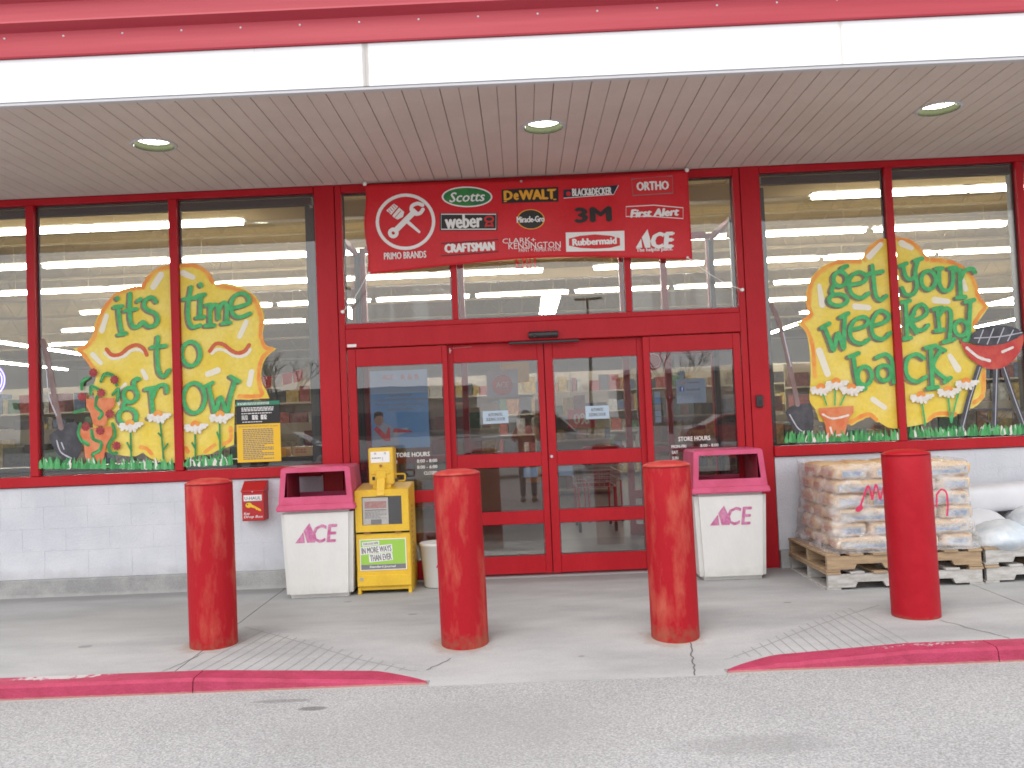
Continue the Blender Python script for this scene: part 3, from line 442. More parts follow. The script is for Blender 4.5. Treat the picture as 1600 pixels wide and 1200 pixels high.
 'B_brHole': [[(-0.871,3.152)]],
 'B_brL': [[(-1.152,3.351),(-1.106,3.299)],[(-1.148,3.371),(-1.129,3.345)],[(-1.133,3.385),(-1.112,3.359)],[(-1.115,3.4),(-1.094,3.374)],[(-1.1,3.414),(-1.078,3.388)],[(-1.091,3.299),(-1.035,3.356)]],
 'B_ov': [[(-0.197,3.443),(-0.201,3.427),(-0.212,3.411),(-0.229,3.397),(-0.253,3.385),(-0.282,3.374),(-0.315,3.366),(-0.352,3.361),(-0.39,3.359),(-0.43,3.359),(-0.47,3.362),(-0.509,3.368),(-0.545,3.377),(-0.577,3.388),(-0.605,3.401),(-0.628,3.415),(-0.644,3.431),(-0.654,3.447),(-0.657,3.464),(-0.652,3.48),(-0.641,3.496),(-0.624,3.51),(-0.6,3.522),(-0.572,3.533),(-0.538,3.541),(-0.502,3.546),(-0.463,3.549),(-0.423,3.548),(-0.383,3.545),(-0.344,3.539),(-0.308,3.53),(-0.276,3.52),(-0.248,3.507),(-0.226,3.492),(-0.209,3.476),(-0.2,3.46),(-0.197,3.443)]],
 'B_ov2': [[(-0.212,3.444),(-0.215,3.43),(-0.226,3.416),(-0.242,3.404),(-0.264,3.393),(-0.291,3.384),(-0.322,3.378),(-0.356,3.373),(-0.392,3.371),(-0.43,3.371),(-0.467,3.374),(-0.503,3.38),(-0.537,3.387),(-0.567,3.397),(-0.593,3.408),(-0.614,3.421),(-0.63,3.435),(-0.639,3.449),(-0.642,3.463),(-0.638,3.477),(-0.628,3.491),(-0.611,3.503),(-0.589,3.514),(-0.562,3.523),(-0.531,3.53),(-0.497,3.534),(-0.461,3.536),(-0.423,3.536),(-0.386,3.533),(-0.35,3.528),(-0.316,3.52),(-0.286,3.51),(-0.26,3.499),(-0.239,3.486),(-0.223,3.473),(-0.214,3.458),(-0.212,3.444)]],
 'B_dw': [[(-0.11,3.509),(0.405,3.511),(0.401,3.376),(-0.113,3.38)]],
 'B_dwL': [[(-0.089,3.488),(0.381,3.49)],[(-0.092,3.396),(0.377,3.397)]],
 'B_bd': [[(0.45,3.484),(0.95,3.506),(0.909,3.423),(0.447,3.409)]],
 'B_bdW': [[(0.95,3.501),(0.904,3.421),(0.452,3.407)]],
 'B_bdD': [[(0.495,3.445)]],
 'B_or': [[(1.075,3.551),(1.441,3.564),(1.438,3.41),(1.078,3.403)]],
 'B_orE': [[(1.071,3.551),(1.441,3.564),(1.441,3.407),(1.078,3.401),(1.071,3.551)]],
 'B_we': [[(-0.68,3.315),(-0.158,3.292),(-0.165,3.133),(-0.686,3.156)]],
 'B_weL': [[(-0.668,3.305),(-0.171,3.282),(-0.177,3.146),(-0.673,3.168),(-0.668,3.305)]],
 'B_weG': [[(-0.198,3.239),(-0.2,3.231),(-0.205,3.224),(-0.214,3.219),(-0.224,3.216),(-0.236,3.216),(-0.247,3.217),(-0.257,3.221),(-0.265,3.227),(-0.27,3.234),(-0.272,3.242),(-0.27,3.25),(-0.264,3.256),(-0.256,3.262),(-0.245,3.265),(-0.234,3.265),(-0.222,3.264),(-0.212,3.26),(-0.204,3.254),(-0.199,3.247),(-0.198,3.239)],[(-0.253,3.221),(-0.269,3.177)],[(-0.218,3.22),(-0.205,3.174)],[(-0.269,3.182),(-0.205,3.179)]],
 'B_mg': [[(0.268,3.215),(0.265,3.198),(0.257,3.181),(0.245,3.165),(0.229,3.152),(0.209,3.142),(0.187,3.134),(0.163,3.13),(0.139,3.129),(0.114,3.132),(0.091,3.138),(0.069,3.148),(0.051,3.16),(0.036,3.175),(0.025,3.191),(0.018,3.209),(0.017,3.227),(0.02,3.245),(0.028,3.261),(0.04,3.277),(0.056,3.29),(0.076,3.301),(0.098,3.308),(0.122,3.312),(0.146,3.313),(0.171,3.31),(0.194,3.304),(0.216,3.294),(0.234,3.282),(0.249,3.268),(0.26,3.251),(0.267,3.234),(0.268,3.215)]],
 'B_mg2': [[(0.258,3.216),(0.255,3.2),(0.248,3.184),(0.237,3.17),(0.222,3.158),(0.204,3.148),(0.183,3.141),(0.162,3.137),(0.139,3.137),(0.116,3.139),(0.095,3.145),(0.075,3.154),(0.058,3.165),(0.044,3.178),(0.034,3.194),(0.028,3.21),(0.027,3.226),(0.03,3.243),(0.037,3.258),(0.048,3.272),(0.063,3.285),(0.081,3.294),(0.101,3.301),(0.123,3.305),(0.146,3.306),(0.169,3.303),(0.19,3.297),(0.21,3.288),(0.227,3.277),(0.241,3.264),(0.251,3.249),(0.257,3.233),(0.258,3.216)]],
 'B_fa': [[(1.01,3.302),(1.261,3.305),(1.525,3.269),(1.52,3.17),(1.256,3.201),(1.005,3.212),(1.01,3.302)]],
 'B_cr': [[(-0.68,3.039),(-0.161,3.05),(-0.165,2.941),(-0.685,2.927),(-0.68,3.039)]],
 'B_ru': [[(0.453,3.09),(0.984,3.082),(0.978,2.901),(0.45,2.914)]],
 'B_ru2': [[(0.48,3.034),(0.584,3.055),(0.72,3.061),(0.855,3.043),(0.94,3.017),(0.939,2.95),(0.849,2.931),(0.714,2.93),(0.579,2.943),(0.477,2.97)]],
 'B_ace': [[(1.08,2.923),(1.133,3.005),(1.139,2.921)],[(1.139,3.015),(1.194,3.087),(1.216,2.987),(1.213,2.918),(1.164,2.92)]],
 'B_edge': [[(-1.36,3.616),(-0.902,3.605),(-0.406,3.595),(0.101,3.59),(0.584,3.593),(1.078,3.6),(1.584,3.607)],[(-1.352,2.79),(-0.981,2.813),(-0.609,2.839),(-0.287,2.855),(0.058,2.867),(0.354,2.869),(0.674,2.857),(1.042,2.833),(1.556,2.796)]],
}


# ------------------------------------------------------------------ ground, pavement, kerb
LOT_Z = -.118
def ramp_h(x):
    if x < -2.0 or x > 2.25: return 0
    if x < -.62: return (x+2.0)/1.38
    if x > 1.12: return (2.25-x)/1.13
    return 1
def zs(x, y):
    z = -.008+.0115*y
    t = max(0, min(1, (-1.75-y)/1.11)); return z-ramp_h(x)*t*.074
aggregate(M['asphalt'], 135, .76, 1.22); aggregate(M['sidewalk'], 260, .93, 1.06)
lot = MB().box(-70, 70, -95, -2.6, -.6, LOT_Z).build('parking_lot', 'asphalt', kind='structure')
overlay(M['asphalt'], spot_mask(M['asphalt'], -1.22, -3.18, .075, .035), (.07, .07, .07), .65)
overlay(M['asphalt'], spot_mask(M['asphalt'], -1.42, -3.02, .16, .03), (.12, .12, .12), .5)
overlay(M['asphalt'], spot_mask(M['asphalt'], 1.0, -3.95, .35, .12, edge=.6), (.17, .17, .17), .35); overlay(M['asphalt'], spot_mask(M['asphalt'], -.3, -3.6, .8, .5, edge=.9, nscale=3), (.24, .235, .23), .4)
overlay(M['asphalt'], spot_mask(M['asphalt'], 0, -2.815, 60, .022, edge=.4, nscale=20, thr=1.4), (.38, .34, .28), .45)
for x_, y_ in ((-.452, -2.10), (.945, -2.13), (-2.178, -1.98)):
    overlay(M['sidewalk'], spot_mask(M['sidewalk'], x_-.02, y_-.02, .23, .23, edge=.30, nscale=14, thr=1.55), (.27, .19, .13), .5)
for x_, y_, r_ in ((-3.1, -1.9, .05), (1.9, -1.4, .03), (.3, -2.45, .022), (-.9, -1.3, .035), (3.3, -2.2, .04), (-1.5, -.75, .03)):
    overlay(M['sidewalk'], spot_mask(M['sidewalk'], x_, y_, r_, r_*.7, edge=.3, nscale=30), (.16, .155, .15), .6)
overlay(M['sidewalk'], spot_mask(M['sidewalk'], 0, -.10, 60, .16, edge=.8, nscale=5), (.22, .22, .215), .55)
overlay(M['sidewalk'], spot_mask(M['sidewalk'], -2.9, -1.1, 1.3, .5, edge=.9, nscale=3), (.27, .27, .26), .5)
gr_ = MB().box(-600, 600, -700, 500, -1.6, -.62).build('ground', 'ground', kind='structure')
walk = struct('sidewalk')
MB().box(-8.5, 8.5, -2.5, .35, -.5, -.17).build('base', 'crack', walk)
def slab(x0, x1, y0, y1, nx, ny, rib=None):
    mb = MB(); g = .004
    xa, xb, ya, yb = x0+g, x1-g, y0+g, y1-g
    mb.grid(lambda u, v: (xa+(xb-xa)*u, ya+(yb-ya)*v, zs(xa+(xb-xa)*u, ya+(yb-ya)*v)), nx, ny, False)
    n = 24
    rim = [(xa+(xb-xa)*i/n, ya) for i in range(n+1)]+[(xb, ya+(yb-ya)*i/n) for i in range(1, n+1)]+[(xb-(xb-xa)*i/n, yb) for i in range(1, n+1)]+[(xa, yb-(yb-ya)*i/n) for i in range(1, n+1)]
    k = len(rim); mb.add([(x, y, zs(x, y)) for x, y in rim]+[(x, y, -.25) for x, y in rim], [(i, k+i, k+(i+1) % k, (i+1) % k) for i in range(k)])
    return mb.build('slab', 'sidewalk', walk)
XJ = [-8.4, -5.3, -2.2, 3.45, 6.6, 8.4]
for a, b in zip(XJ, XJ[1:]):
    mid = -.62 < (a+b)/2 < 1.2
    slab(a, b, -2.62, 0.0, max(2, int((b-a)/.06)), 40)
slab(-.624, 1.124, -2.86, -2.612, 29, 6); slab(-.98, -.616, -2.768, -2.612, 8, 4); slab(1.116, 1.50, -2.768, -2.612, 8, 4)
gmb = MB()
def groove(pts, wd=.006, z=.0012, mb=gmb):
    for (xa, ya), (xb, yb) in zip(pts, pts[1:]):
        n = max(1, int(math.hypot(xb-xa, yb-ya)/.08)); d = Vector((xb-xa, yb-ya)).normalized(); nn = Vector((-d.y, d.x))*wd/2
        for k in range(n):
            p = Vector((xa+(xb-xa)*k/n, ya+(yb-ya)*k/n)); q = Vector((xa+(xb-xa)*(k+1)/n, ya+(yb-ya)*(k+1)/n))
            mb.add([(v.x, v.y, zs(v.x, v.y)+z) for v in (p-nn, q-nn, q+nn, p+nn)], [(0, 1, 2, 3)])
# grooves tooled into the two flared sides of the ramp
for k in range(17):
    t = k/16; x = -2.12+1.38*t; groove([(x, -2.61), (x+.16*(1-t)+.02, -2.61+(1-t)*.98)], wd=.008)
    x = 2.28-1.1*t; groove([(x, -2.61), (x-.02, -2.61+(1-t)*.95)], wd=.007)
groove([(-2.12, -1.5), (-1.6, -1.98), (-1.14, -2.38), (-.75, -2.61)], wd=.008); groove([(2.5, -1.6), (2.0, -2.0), (1.5, -2.4), (1.2, -2.6)], wd=.008)
gmb.build('ramp_groove', 'groove', walk)['kind'] = 'stuff'
cmb = MB(); rc = random.Random(3)
def crackline(x0, y0, x1, y1, n=14, amp=.02, wd=.006):
    pts = [(x0+(x1-x0)*i/n+amp*(rc.random()-.5), y0+(y1-y0)*i/n) for i in range(n+1)]; groove(pts, wd=wd, z=.0024, mb=cmb)
crackline(1.02, -2.28, .93, -2.85, wd=.008); crackline(-.52, -2.40, -.66, -2.60, 8); crackline(-2.16, -2.2, -2.28, -2.6, 8, wd=.005); crackline(2.7, -2.1, 2.9, -2.6, 10, wd=.005)
cmb.build('crack', 'crack', walk)

curb = struct('curb')
def curb_seg(x0, x1, m='curb_paint'):
    n = max(2, int((x1-x0)/.05)); mb = MB(); rows = []
    for i in range(n+1):
        x = x0+(x1-x0)*i/n; zt = zs(x, -2.62); zf = max(zs(x, -2.78), LOT_Z+.004); j = .002*sin(23*x); e_ = min(1, min(abs(x+.62), abs(x-1.12))/.34)**.7; Yk = lambda y: -2.812+(y+2.812)*max(e_, .02)
        rows.append([(x, Yk(-2.618), -.3), (x, Yk(-2.618), zs(x, Yk(-2.618))+.003), (x, Yk(-2.70), zs(x, Yk(-2.70))+.004+j*.5), (x, Yk(-2.775), max(zs(x, Yk(-2.775)), LOT_Z)+.004+j*.5), (x, Yk(-2.797), max(zf-.012, LOT_Z+.003)), (x, -2.809+j*.5, LOT_Z-.02), (x, -2.812, -.3)])
    k = 7; vs = [v for r in rows for v in r]
    fs = [(i*k+j, (i+1)*k+j, (i+1)*k+j+1, i*k+j+1) for i in range(n) for j in range(k-1)]
    fs += [tuple(range(k)), tuple(range(n*k, n*k+k))[::-1]]
    return mb.add(vs, fs).build('curb_segment', m, curb)
cl = [-8.4, -6.4, -4.3, -2.02, -.63]; cr = [1.13, 2.72, 4.7, 6.7, 8.4]
for L_ in (cl, cr):
    for a, b in zip(L_, L_[1:]): curb_seg(a+.003, b-.003)
overlay(M['curb_paint'], spot_mask(M['curb_paint'], -2.9, -2.64, .45, .09, edge=.10, nscale=26, thr=1.1), (.45, .42, .42))
overlay(M['curb_paint'], spot_mask(M['curb_paint'], 2.35, -2.66, .9, .10, edge=.06, nscale=40, thr=.72), (.50, .44, .45), .8)
overlay(M['curb_paint'], spot_mask(M['curb_paint'], 0, -.12, 60, .012, edge=.3, nscale=30, axes='xz'), (.36, .22, .17), .6)

overlay(M['block_paint'], spot_mask(M['block_paint'], 0, .14, 60, .13, edge=.5, nscale=9, axes='xz', thr=1.0), (.40, .39, .38), .45)
overlay(M['footing_conc'], spot_mask(M['footing_conc'], 0, -.02, 60, .05, edge=.4, nscale=12, axes='xz', thr=1.3), (.48, .48, .47), .6)
overlay(M['can_body'], spot_mask(M['can_body'], 0, 0, 60, .12, edge=.5, nscale=14, axes='xz', thr=1.0), (.42, .40, .36), .35)
# ------------------------------------------------------------------ masonry under the windows
def masonry(label, x0, x1):
    w_ = thing('block_wall', label, 'wall', ((x0+x1)/2, .1, 0))
    MB().box(x0, x1, .0025, .18, .12, .978).build('mortar', 'mortar_paint', w_)
    MB().box(x0, x1, -.045, .2, -.16, .148).build('footing', 'footing_conc', w_, bevel=.008)
    zb = [.15, .4, .6, .8, .979]
    for r in range(4):
        x = x0-(.2 if r % 2 else 0); src = None
        while x < x1:
            a, b = max(x, x0)+.0006, min(x+.4, x1)-.0006
            if b-a > .03:
                if src is None or abs((b-a)-.3988) > 1e-3:
                    o = MB().box(a, b, 0, .1, zb[r]+.0006, zb[r+1]-.0006).build('block', 'block_paint', w_, bevel=.0015, origin=((a+b)/2, 0, zb[r]))
                    if abs((b-a)-.3988) < 1e-3: src = o
                else: inst(src, w_, ((a+b)/2, 0, zb[r]))
            x += .4
    return w_
masonry('pale blue-grey painted block wall under the left windows, behind the key drop box', -8.0, -1.84)
masonry('pale blue-grey painted block wall under the right windows, behind the pallets', 2.25, 8.0)

# ------------------------------------------------------------------ windows and their paintings
PANES = {}
def window_unit(label, x0, x1, mull, names):
    t = thing('storefront_window', label, 'window', ((x0+x1)/2, 0, .98))
    box('sill', 'red_frame', t, x0, x1, -.035, .12, .985, 1.078, bevel=.006)
    box('head_rail', 'red_frame', t, x0, x1, -.004, .12, 3.577, 3.637)
    for k, (a, b) in enumerate(mull): box('mullion', 'red_frame', t, a, b, -.006, .11, 1.08, 3.575)
    edges = [x0]+[v for m_ in mull for v in m_]+[x1]
    for i, nm in enumerate(names):
        a, b = edges[2*i], edges[2*i+1]
        PANES[nm] = MB().box(a+.002, b-.002, .038, .044, 1.082, 3.573).build('pane', 'window_glass', t)
        mb = MB(); g = .018     # dark rubber gasket round the pane
        for q in ((a, a+g, 1.08, 3.575), (b-g, b, 1.08, 3.575), (a+g, b-g, 1.08, 1.08+g), (a+g, b-g, 3.575-g, 3.575)): mb.box(q[0]+.001, q[1]-.001, .0455, .075, q[2]+.001, q[3]-.001)
        mb.build('gasket', 'gap_black', t)
    return t
WL = window_unit('wide red-framed shop window left of the entrance, painted with the it\'s time to grow sign', -7.3, -1.845, [(-5.88, -5.81), (-4.512, -4.437), (-3.187, -3.112), (-1.90, -1.847)][:3]+[], ['far', 'L00', 'L0', 'L1'])
WR = window_unit('wide red-framed shop window right of the entrance, painted with the get your weekend back sign', 2.245, 7.2, [(3.385, 3.45), (4.575, 4.645), (5.9, 5.97)], ['R0', 'R1', 'R2', 'R3'])
def P_(nm, m, pane, mb, label=None): return tri(mb.build(nm, m, PANES[pane], label=label)) if mb.v else None
def strokes(key, wd, y, dy=.00005, **k):
    mb = MB()
    for i, q in enumerate(ART[key]): ribbon(mb, q, wd, y-i*dy, **k)
    return mb
def smooth_outline(q):
    n = len(q); P = [Vector(p) for p in q]; cor = []
    for i in range(n):
        a, b = (P[i]-P[i-1]), (P[(i+1) % n]-P[i])
        if a.length > 1e-6 and b.length > 1e-6 and a.angle(b) > radians(38): cor.append(i)
    if len(cor) < 2: return catmull(list(q)+[q[0]], 3)[:-1]
    out = []
    for a, b in zip(cor, cor[1:]+[cor[0]+n]): out += catmull([q[i % n] for i in range(a, b+1)], 4)[:-1]
    return out
def fills(key, y):
    mb = MB()
    for i, q in enumerate(ART[key]): poly(mb, smooth_outline(q) if not key.endswith('_pot') else q, y-i*.00005)
    return mb
def shifted(key, dx, dz): return [[(x+dx, z+dz) for x, z in q] for q in ART[key]]
def daisy(mb_p, mb_c, cx, cz, y, up=False, s=1.0, ang=0):
    for k in range(9):
        a = radians(-178+22*k)+ang; L = (.052+.008*(k % 3))*s
        p = (cx+.012*cos(a), cz+.008*sin(a)); q = (cx+L*1.35*cos(a), cz+L*(.62+.25*abs(sin(a)))*sin(a))
        ribbon(mb_p, [p, ((p[0]+q[0])/2, (p[1]+q[1])/2), q], .024*s, y-k*.0003, rough=.3)
    ribbon(mb_c, [(cx-.022*s, cz+.008), (cx, cz+.022*s), (cx+.022*s, cz+.008)], .03*s, y-.0032)
def grassband(q, y, pane, seed, hgt=.075):
    (x0, z0), (x1, z1) = q[0], q[-1]; r = random.Random(seed)
    a, b, c = MB(), MB(), MB(); n = int((x1-x0)/.009)
    ribbon(b, [(x0+.01, z0+.012), ((x0+x1)/2, (z0+z1)/2+.012), (x1-.01, z1+.012)], .028, y, rough=.8, sub=30)
    for k in range(n):
        t = r.random(); x = x0+(x1-x0)*t; z = z0+(z1-z0)*t+.004; h = hgt*(.35+.75*r.random()); ln = (r.random()-.5)*.035
        mb = (a, b, a, a, b, c)[r.randrange(6)]; wd = .017+.013*r.random()
        ribbon(mb, [(x, z), (min(x1, max(x0, x+ln*.4)), z+h*.6), (min(x1, max(x0, x+ln)), z+h)], wd, y-.0004-k*.00002, taper=(1.2, .25), sub=3)
    P_('painted_grass', 'wp_grass', pane, a); P_('painted_grass', 'wp_dkgreen', pane, b); P_('painted_grass', 'wp_sheen' if 0 else 'wp_petal', pane, c)
YP = .0372
def rough_strokes(lst, wd, y, dy=.0003, rough=.15, **k):
    mb = MB()
    for i, q in enumerate(lst): ribbon(mb, q, wd, y-i*dy, rough=rough, **k)
    return mb
def streaks(pts, m, pane, y, n, wd, seed, dx=.012):
    """thin lighter brush streaks dragged along a stroke"""
    r = random.Random(seed); mb = MB()
    for k in range(n):
        q = pts[r.randrange(len(pts))]; a = r.randrange(max(1, len(q)-1)); b = min(len(q)-1, a+1); ox, oz = r.uniform(-dx, dx), r.uniform(-dx, dx)
        ribbon(mb, [(q[a][0]+ox, q[a][1]+oz), ((q[a][0]+q[b][0])/2+ox*1.2, (q[a][1]+q[b][1])/2+oz), (q[b][0]+ox, q[b][1]+oz)], wd*r.uniform(.6, 1.3), y-k*.0003*0-k*.00002, rough=.6, sub=4)
    P_('brush_streak', m, pane, mb)
for side, ix in (('L', 0), ('L', 1), ('R', 0), ('R', 1)):
    pn = '%s%d' % (side, ix); K = lambda s_: '%s_%s%d' % (side, s_, ix)
    P_('painted_panel', 'wp_yellow', pn, fills(K('bg'), YP), 'half of the scalloped yellow sign shape painted on the glass')
    P_('painted_border', 'wp_orange', pn, rough_strokes(ART[K('or')], .036, YP-.0006, rough=.35, dy=.0001)); P_('border_tint', 'wp_tint', pn, rough_strokes([[(x+(.012 if x < -3.15 or 2.0 < x < 3.41 else -.012), z-.014) for x, z in q] for q in ART[K('or')]], .030, YP-.0004, rough=.5, dy=.00002))
    mb = MB()
    for i, q in enumerate(ART[K('hi')]): ribbon(mb, q, .052 if len(q) < 3 else .028, YP-.0020-i*.0001, rough=.5)
    P_('painted_highlight', 'wp_white', pn, mb)
    if side == 'L': P_('painted_flourish', 'wp_brick', pn, rough_strokes(ART[K('sq')], .036, YP-.0034, rough=.2))
    lw = .040 if side == 'L' else .041
    P_('letter_shadow', 'wp_shade', pn, rough_strokes(shifted(K('let'), -.021, -.010), lw, YP-.0040, rough=.12, dy=.0003))
    txt = {'L0': "it's / t / gr", 'L1': 'time / o / ow', 'R0': 'get / wee / ba', 'R1': 'your / kend / ck'}[pn]
    P_('painted_lettering', 'wp_green', pn, rough_strokes(ART[K('let')], lw*.92, YP-.0120, rough=.15), 'hand painted green letters reading ' + txt)
YQ = YP-.022
for ix in (0, 1):
    pn = 'L%d' % ix
    P_('painted_stem', 'wp_dkgreen', pn, rough_strokes(ART['L_stem%d' % ix], .018, YQ, rough=.3))
    a, b = MB(), MB()
    for (q,) in ART['L_daisy%d' % ix]: daisy(a, b, q[0], q[1], YQ-.0025, s=1.2)
    P_('painted_daisy', 'wp_petal', pn, a); P_('daisy_centre', 'wp_orange', pn, b)
    grassband(ART['L_grass'][ix], YQ-.012, pn, 5+ix, .085)
P_('painted_pot', 'wp_pot', 'L0', fills('L_pot', YQ)); P_('painted_vine', 'wp_dkgreen', 'L0', rough_strokes(ART['L_vine'], .030, YQ-.001, rough=.3)); streaks(ART['L_vine'], 'wp_green', 'L0', YQ-.0045, 22, .009, 3)
mb = MB()
for (q0,) in (((-4.0, 1.62),),): pass
for j, (q,) in enumerate(ART['L_red']):
    for k in range(9): a_ = k*.7+j; ribbon(mb, [(q[0]+.006*cos(a_), q[1]+.006*sin(a_)), (q[0]+.030*cos(a_), q[1]+.030*sin(a_))], .022, YQ-.0052-k*.0003)
P_('painted_bloom', 'wp_crimson', 'L0', mb)
P_('painted_shovel', 'wp_black', 'L0', fills('L_shB', YP-.0012)); P_('shovel_handle', 'wp_handle', 'L0', rough_strokes(ART['L_shH'], .05, YP-.0016, rough=.1)); P_('shovel_highlight', 'wp_sheen', 'L0', rough_strokes(ART['L_shW'], .012, YP-.002, rough=.5))
P_('painted_shovel', 'wp_black', 'R0', fills('R_shB', YP-.0012)); P_('shovel_handle', 'wp_handle', 'R0', rough_strokes(ART['R_shH'], .042, YP-.0016, rough=.1)); P_('shovel_highlight', 'wp_sheen', 'R0', rough_strokes(ART['R_shW'], .010, YP-.002, rough=.5))
P_('painted_pot', 'wp_pot', 'R0', fills('R_pot', YQ-.004)); P_('pot_highlight', 'wp_petal', 'R0', rough_strokes(ART['R_potW'], .018, YQ-.0045, rough=.5)); P_('painted_stem', 'wp_green', 'R0', rough_strokes(ART['R_pstem'], .014, YQ))
P_('painted_stem', 'wp_green', 'R1', rough_strokes(ART['R_stem1'], .018, YQ, rough=.3))
for ix in (0, 1):
    a, b = MB(), MB()
    for (q,) in ART['R_daisy%d' % ix]: daisy(a, b, q[0], q[1], YQ-.006, s=1.15)
    P_('painted_daisy', 'wp_petal', 'R%d' % ix, a); P_('daisy_centre', 'wp_orange', 'R%d' % ix, b)
    grassband(ART['R_grass'][ix], YQ-.012, 'R%d' % ix, 15+ix, .085)
mb = MB()
for i, q in enumerate(ART['R_leg']): ribbon(mb, q, .052 if i < 3 else .022, YQ-.0022-i*.0004, straight=True)
P_('grill_leg', 'wp_black', 'R1', mb)
P_('leg_highlight', 'wp_sheen', 'R1', rough_strokes([[(x+.008, z) for x, z in q] for q in ART['R_leg'][:3]], .008, YQ-.0042, rough=.6, straight=True))
P_('painted_grill', 'wp_red', 'R1', fills('R_bowl', YQ-.0050)); P_('grill_highlight', 'wp_petal', 'R1', rough_strokes(ART['R_bowlW'], .024, YQ-.0055, rough=.5))
P_('grill_grate', 'wp_black', 'R1', fills('R_grate', YQ-.0065)); P_('grate_bar', 'wp_sheen', 'R1', rough_strokes(ART['R_grateW'], .010, YQ-.0070, rough=.4))
mb = MB()
for (q,) in ART['R_wheel']: poly(mb, [(q[0]+.028*cos(k*pi/8), q[1]+.028*sin(k*pi/8)) for k in range(16)], YQ-.0035)
P_('grill_wheel', 'wp_sheen', 'R1', mb)

# ------------------------------------------------------------------ notices stuck on the glass
t = thing('window_notice', 'black and yellow drop off notice with green top in the left window\'s lower right corner', 'notice', (-2.42, .03, 1.13))
box('backing', 'p_yellow', t, -2.625, -2.225, .031, .0365, 1.128, 1.476, bevel=.001)
box('header', 'p_black', t, -2.625, -2.225, .0305, .0365, 1.477, 1.645, bevel=.001); box('top_strip', 'notice_green', t, -2.625, -2.225, .0305, .0365, 1.646, 1.682, bevel=.0008)
mb = MB(); lines(mb, -2.57, -2.29, 1.435, 1.15, 17, .0302, seed=2); mb.build('small_print', 'print_grey', t)['kind'] = 'stuff'
mb = MB(); lines(mb, -2.575, -2.28, 1.632, 1.592, 3, .0298, seed=3); lines(mb, -2.575, -2.30, 1.580, 1.567, 1, .0298, seed=4); lines(mb, -2.575, -2.52, 1.558, 1.515, 4, .0298, seed=5)
for a_ in (-2.48, -2.40): lines(mb, a_, a_+.055, 1.558, 1.515, 4, .0298, h=.42, seed=6)
lines(mb, -2.57, -2.39, 1.502, 1.49, 1, .0298, seed=7); lines(mb, -2.61, -2.32, 1.675, 1.652, 2, .0298, seed=8); mb.build('small_print', 'p_white', t)['kind'] = 'stuff'
text('heading', 'AFTER HOURS DROP OFF POLICY: Be aware', -2.605, -2.245, 1.447, 1.462, .0302, 'print_grey', t)

# ------------------------------------------------------------------ entrance
E = thing('entrance_frame', 'red aluminium entrance frame round the sliding doors with transom glass above', 'entrance', (.21, 0, 0))
for a, b, y0 in ((-1.838, -1.655, -.012), (-1.650, -1.592, -.004), (2.002, 2.062, -.004), (2.067, 2.242, -.012)):
    box('jamb', 'red_frame', E, a, b, y0, .14, -.01, 3.637)
box('head_rail', 'red_frame', E, -1.590, 2.0, -.004, .12, 3.565, 3.637)
box('transom_rail', 'red_frame', E, -1.590, 2.0, -.002, .12, 2.305, 2.352)
box('door_header', 'red_frame', E, -1.590, 2.0, -.022, .16, 2.128, 2.303, bevel=.005)
for a, b in ((-.608, -.554), (.978, 1.034)): box('transom_mullion', 'red_frame', E, a, b, -.002, .10, 2.354, 3.563)
for a, b in ((-1.588, -.61), (-.552, .976), (1.036, 1.998)):
    MB().box(a, b, .04, .046, 2.354, 3.562).build('transom_pane', 'window_glass', E)
    mb = MB(); g = .012
    for q in ((a, a+g, 2.356, 3.56), (b-g, b, 2.356, 3.56), (a+g, b-g, 2.356, 2.356+g), (a+g, b-g, 3.56-g, 3.56)): mb.box(q[0]+.001, q[1]-.001, .048, .075, q[2], q[3])
    mb.build('gasket', 'gap_black', E)
def panel(parent, x0, x1, y0, y1, st, rails, glassm, zt, zbm=.012, sname='stile'):
    """glazed door or sidelite: stiles, rails and panes"""
    box(sname, 'red_frame', parent, x0, x0+st[0], y0, y1, zbm, zt); box(sname, 'red_frame', parent, x1-st[1], x1, y0, y1, zbm, zt)
    a, b = x0+st[0]+.001, x1-st[1]-.001
    for r0, r1 in rails: box('rail', 'red_frame', parent, a, b, y0+.002, y1-.002, r0, r1)
    panes = []
    for (r0, r1), (q0, q1) in zip(rails, rails[1:]):
        panes.append(MB().box(a, b, (y0+y1)/2-.003, (y0+y1)/2+.003, r1+.001, q0-.001).build('pane', glassm, parent))
        mb = MB(); g = .008
        for q in ((a, a+g, r1, q0), (b-g, b, r1, q0), (a+g, b-g, r1, r1+g), (a+g, b-g, q0-g, q0)): mb.box(q[0]+.0005, q[1]-.0005, (y0+y1)/2+.004, y1-.001, q[2]+.001, q[3]-.001)
        mb.build('gasket', 'gap_black', parent)
    return panes
SLR = [(.012, .17), (.70, .81), (1.957, 2.12)]
pl = panel(E, -1.582, -.672, 0, .045, (.074, .046), SLR, 'door_glass', 2.12, sname='sidelite_stile')
pr = panel(E, 1.112, 1.994, 0, .045, (.058, .066), [(.012, .17), (.70, .81), (1.975, 2.12)], 'door_glass', 2.12, sname='sidelite_stile')
DR = [(.016, .178), (.465, .583), (.985, 1.113), (1.957, 2.124)]
dl = thing('sliding_door', 'left leaf of the red automatic sliding door, with lock button on its mid rail', 'door', (-.23, .08, 0), group='sliding door leaves')
dp1 = panel(dl, -.700, .207, .055, .10, (.077, .058), DR, 'door_glass', 2.124)
MB().cyl((.238, .052, 1.065), (.238, .046, 1.065), .012).build('lock', 'steel', dl) if 0 else None
dr = thing('sliding_door', 'right leaf of the red automatic sliding door, beside the third bollard', 'door', (.66, .08, 0), group='sliding door leaves')
dp2 = panel(dr, .214, 1.140, .055, .10, (.076, .077), DR, 'door_glass', 2.124)
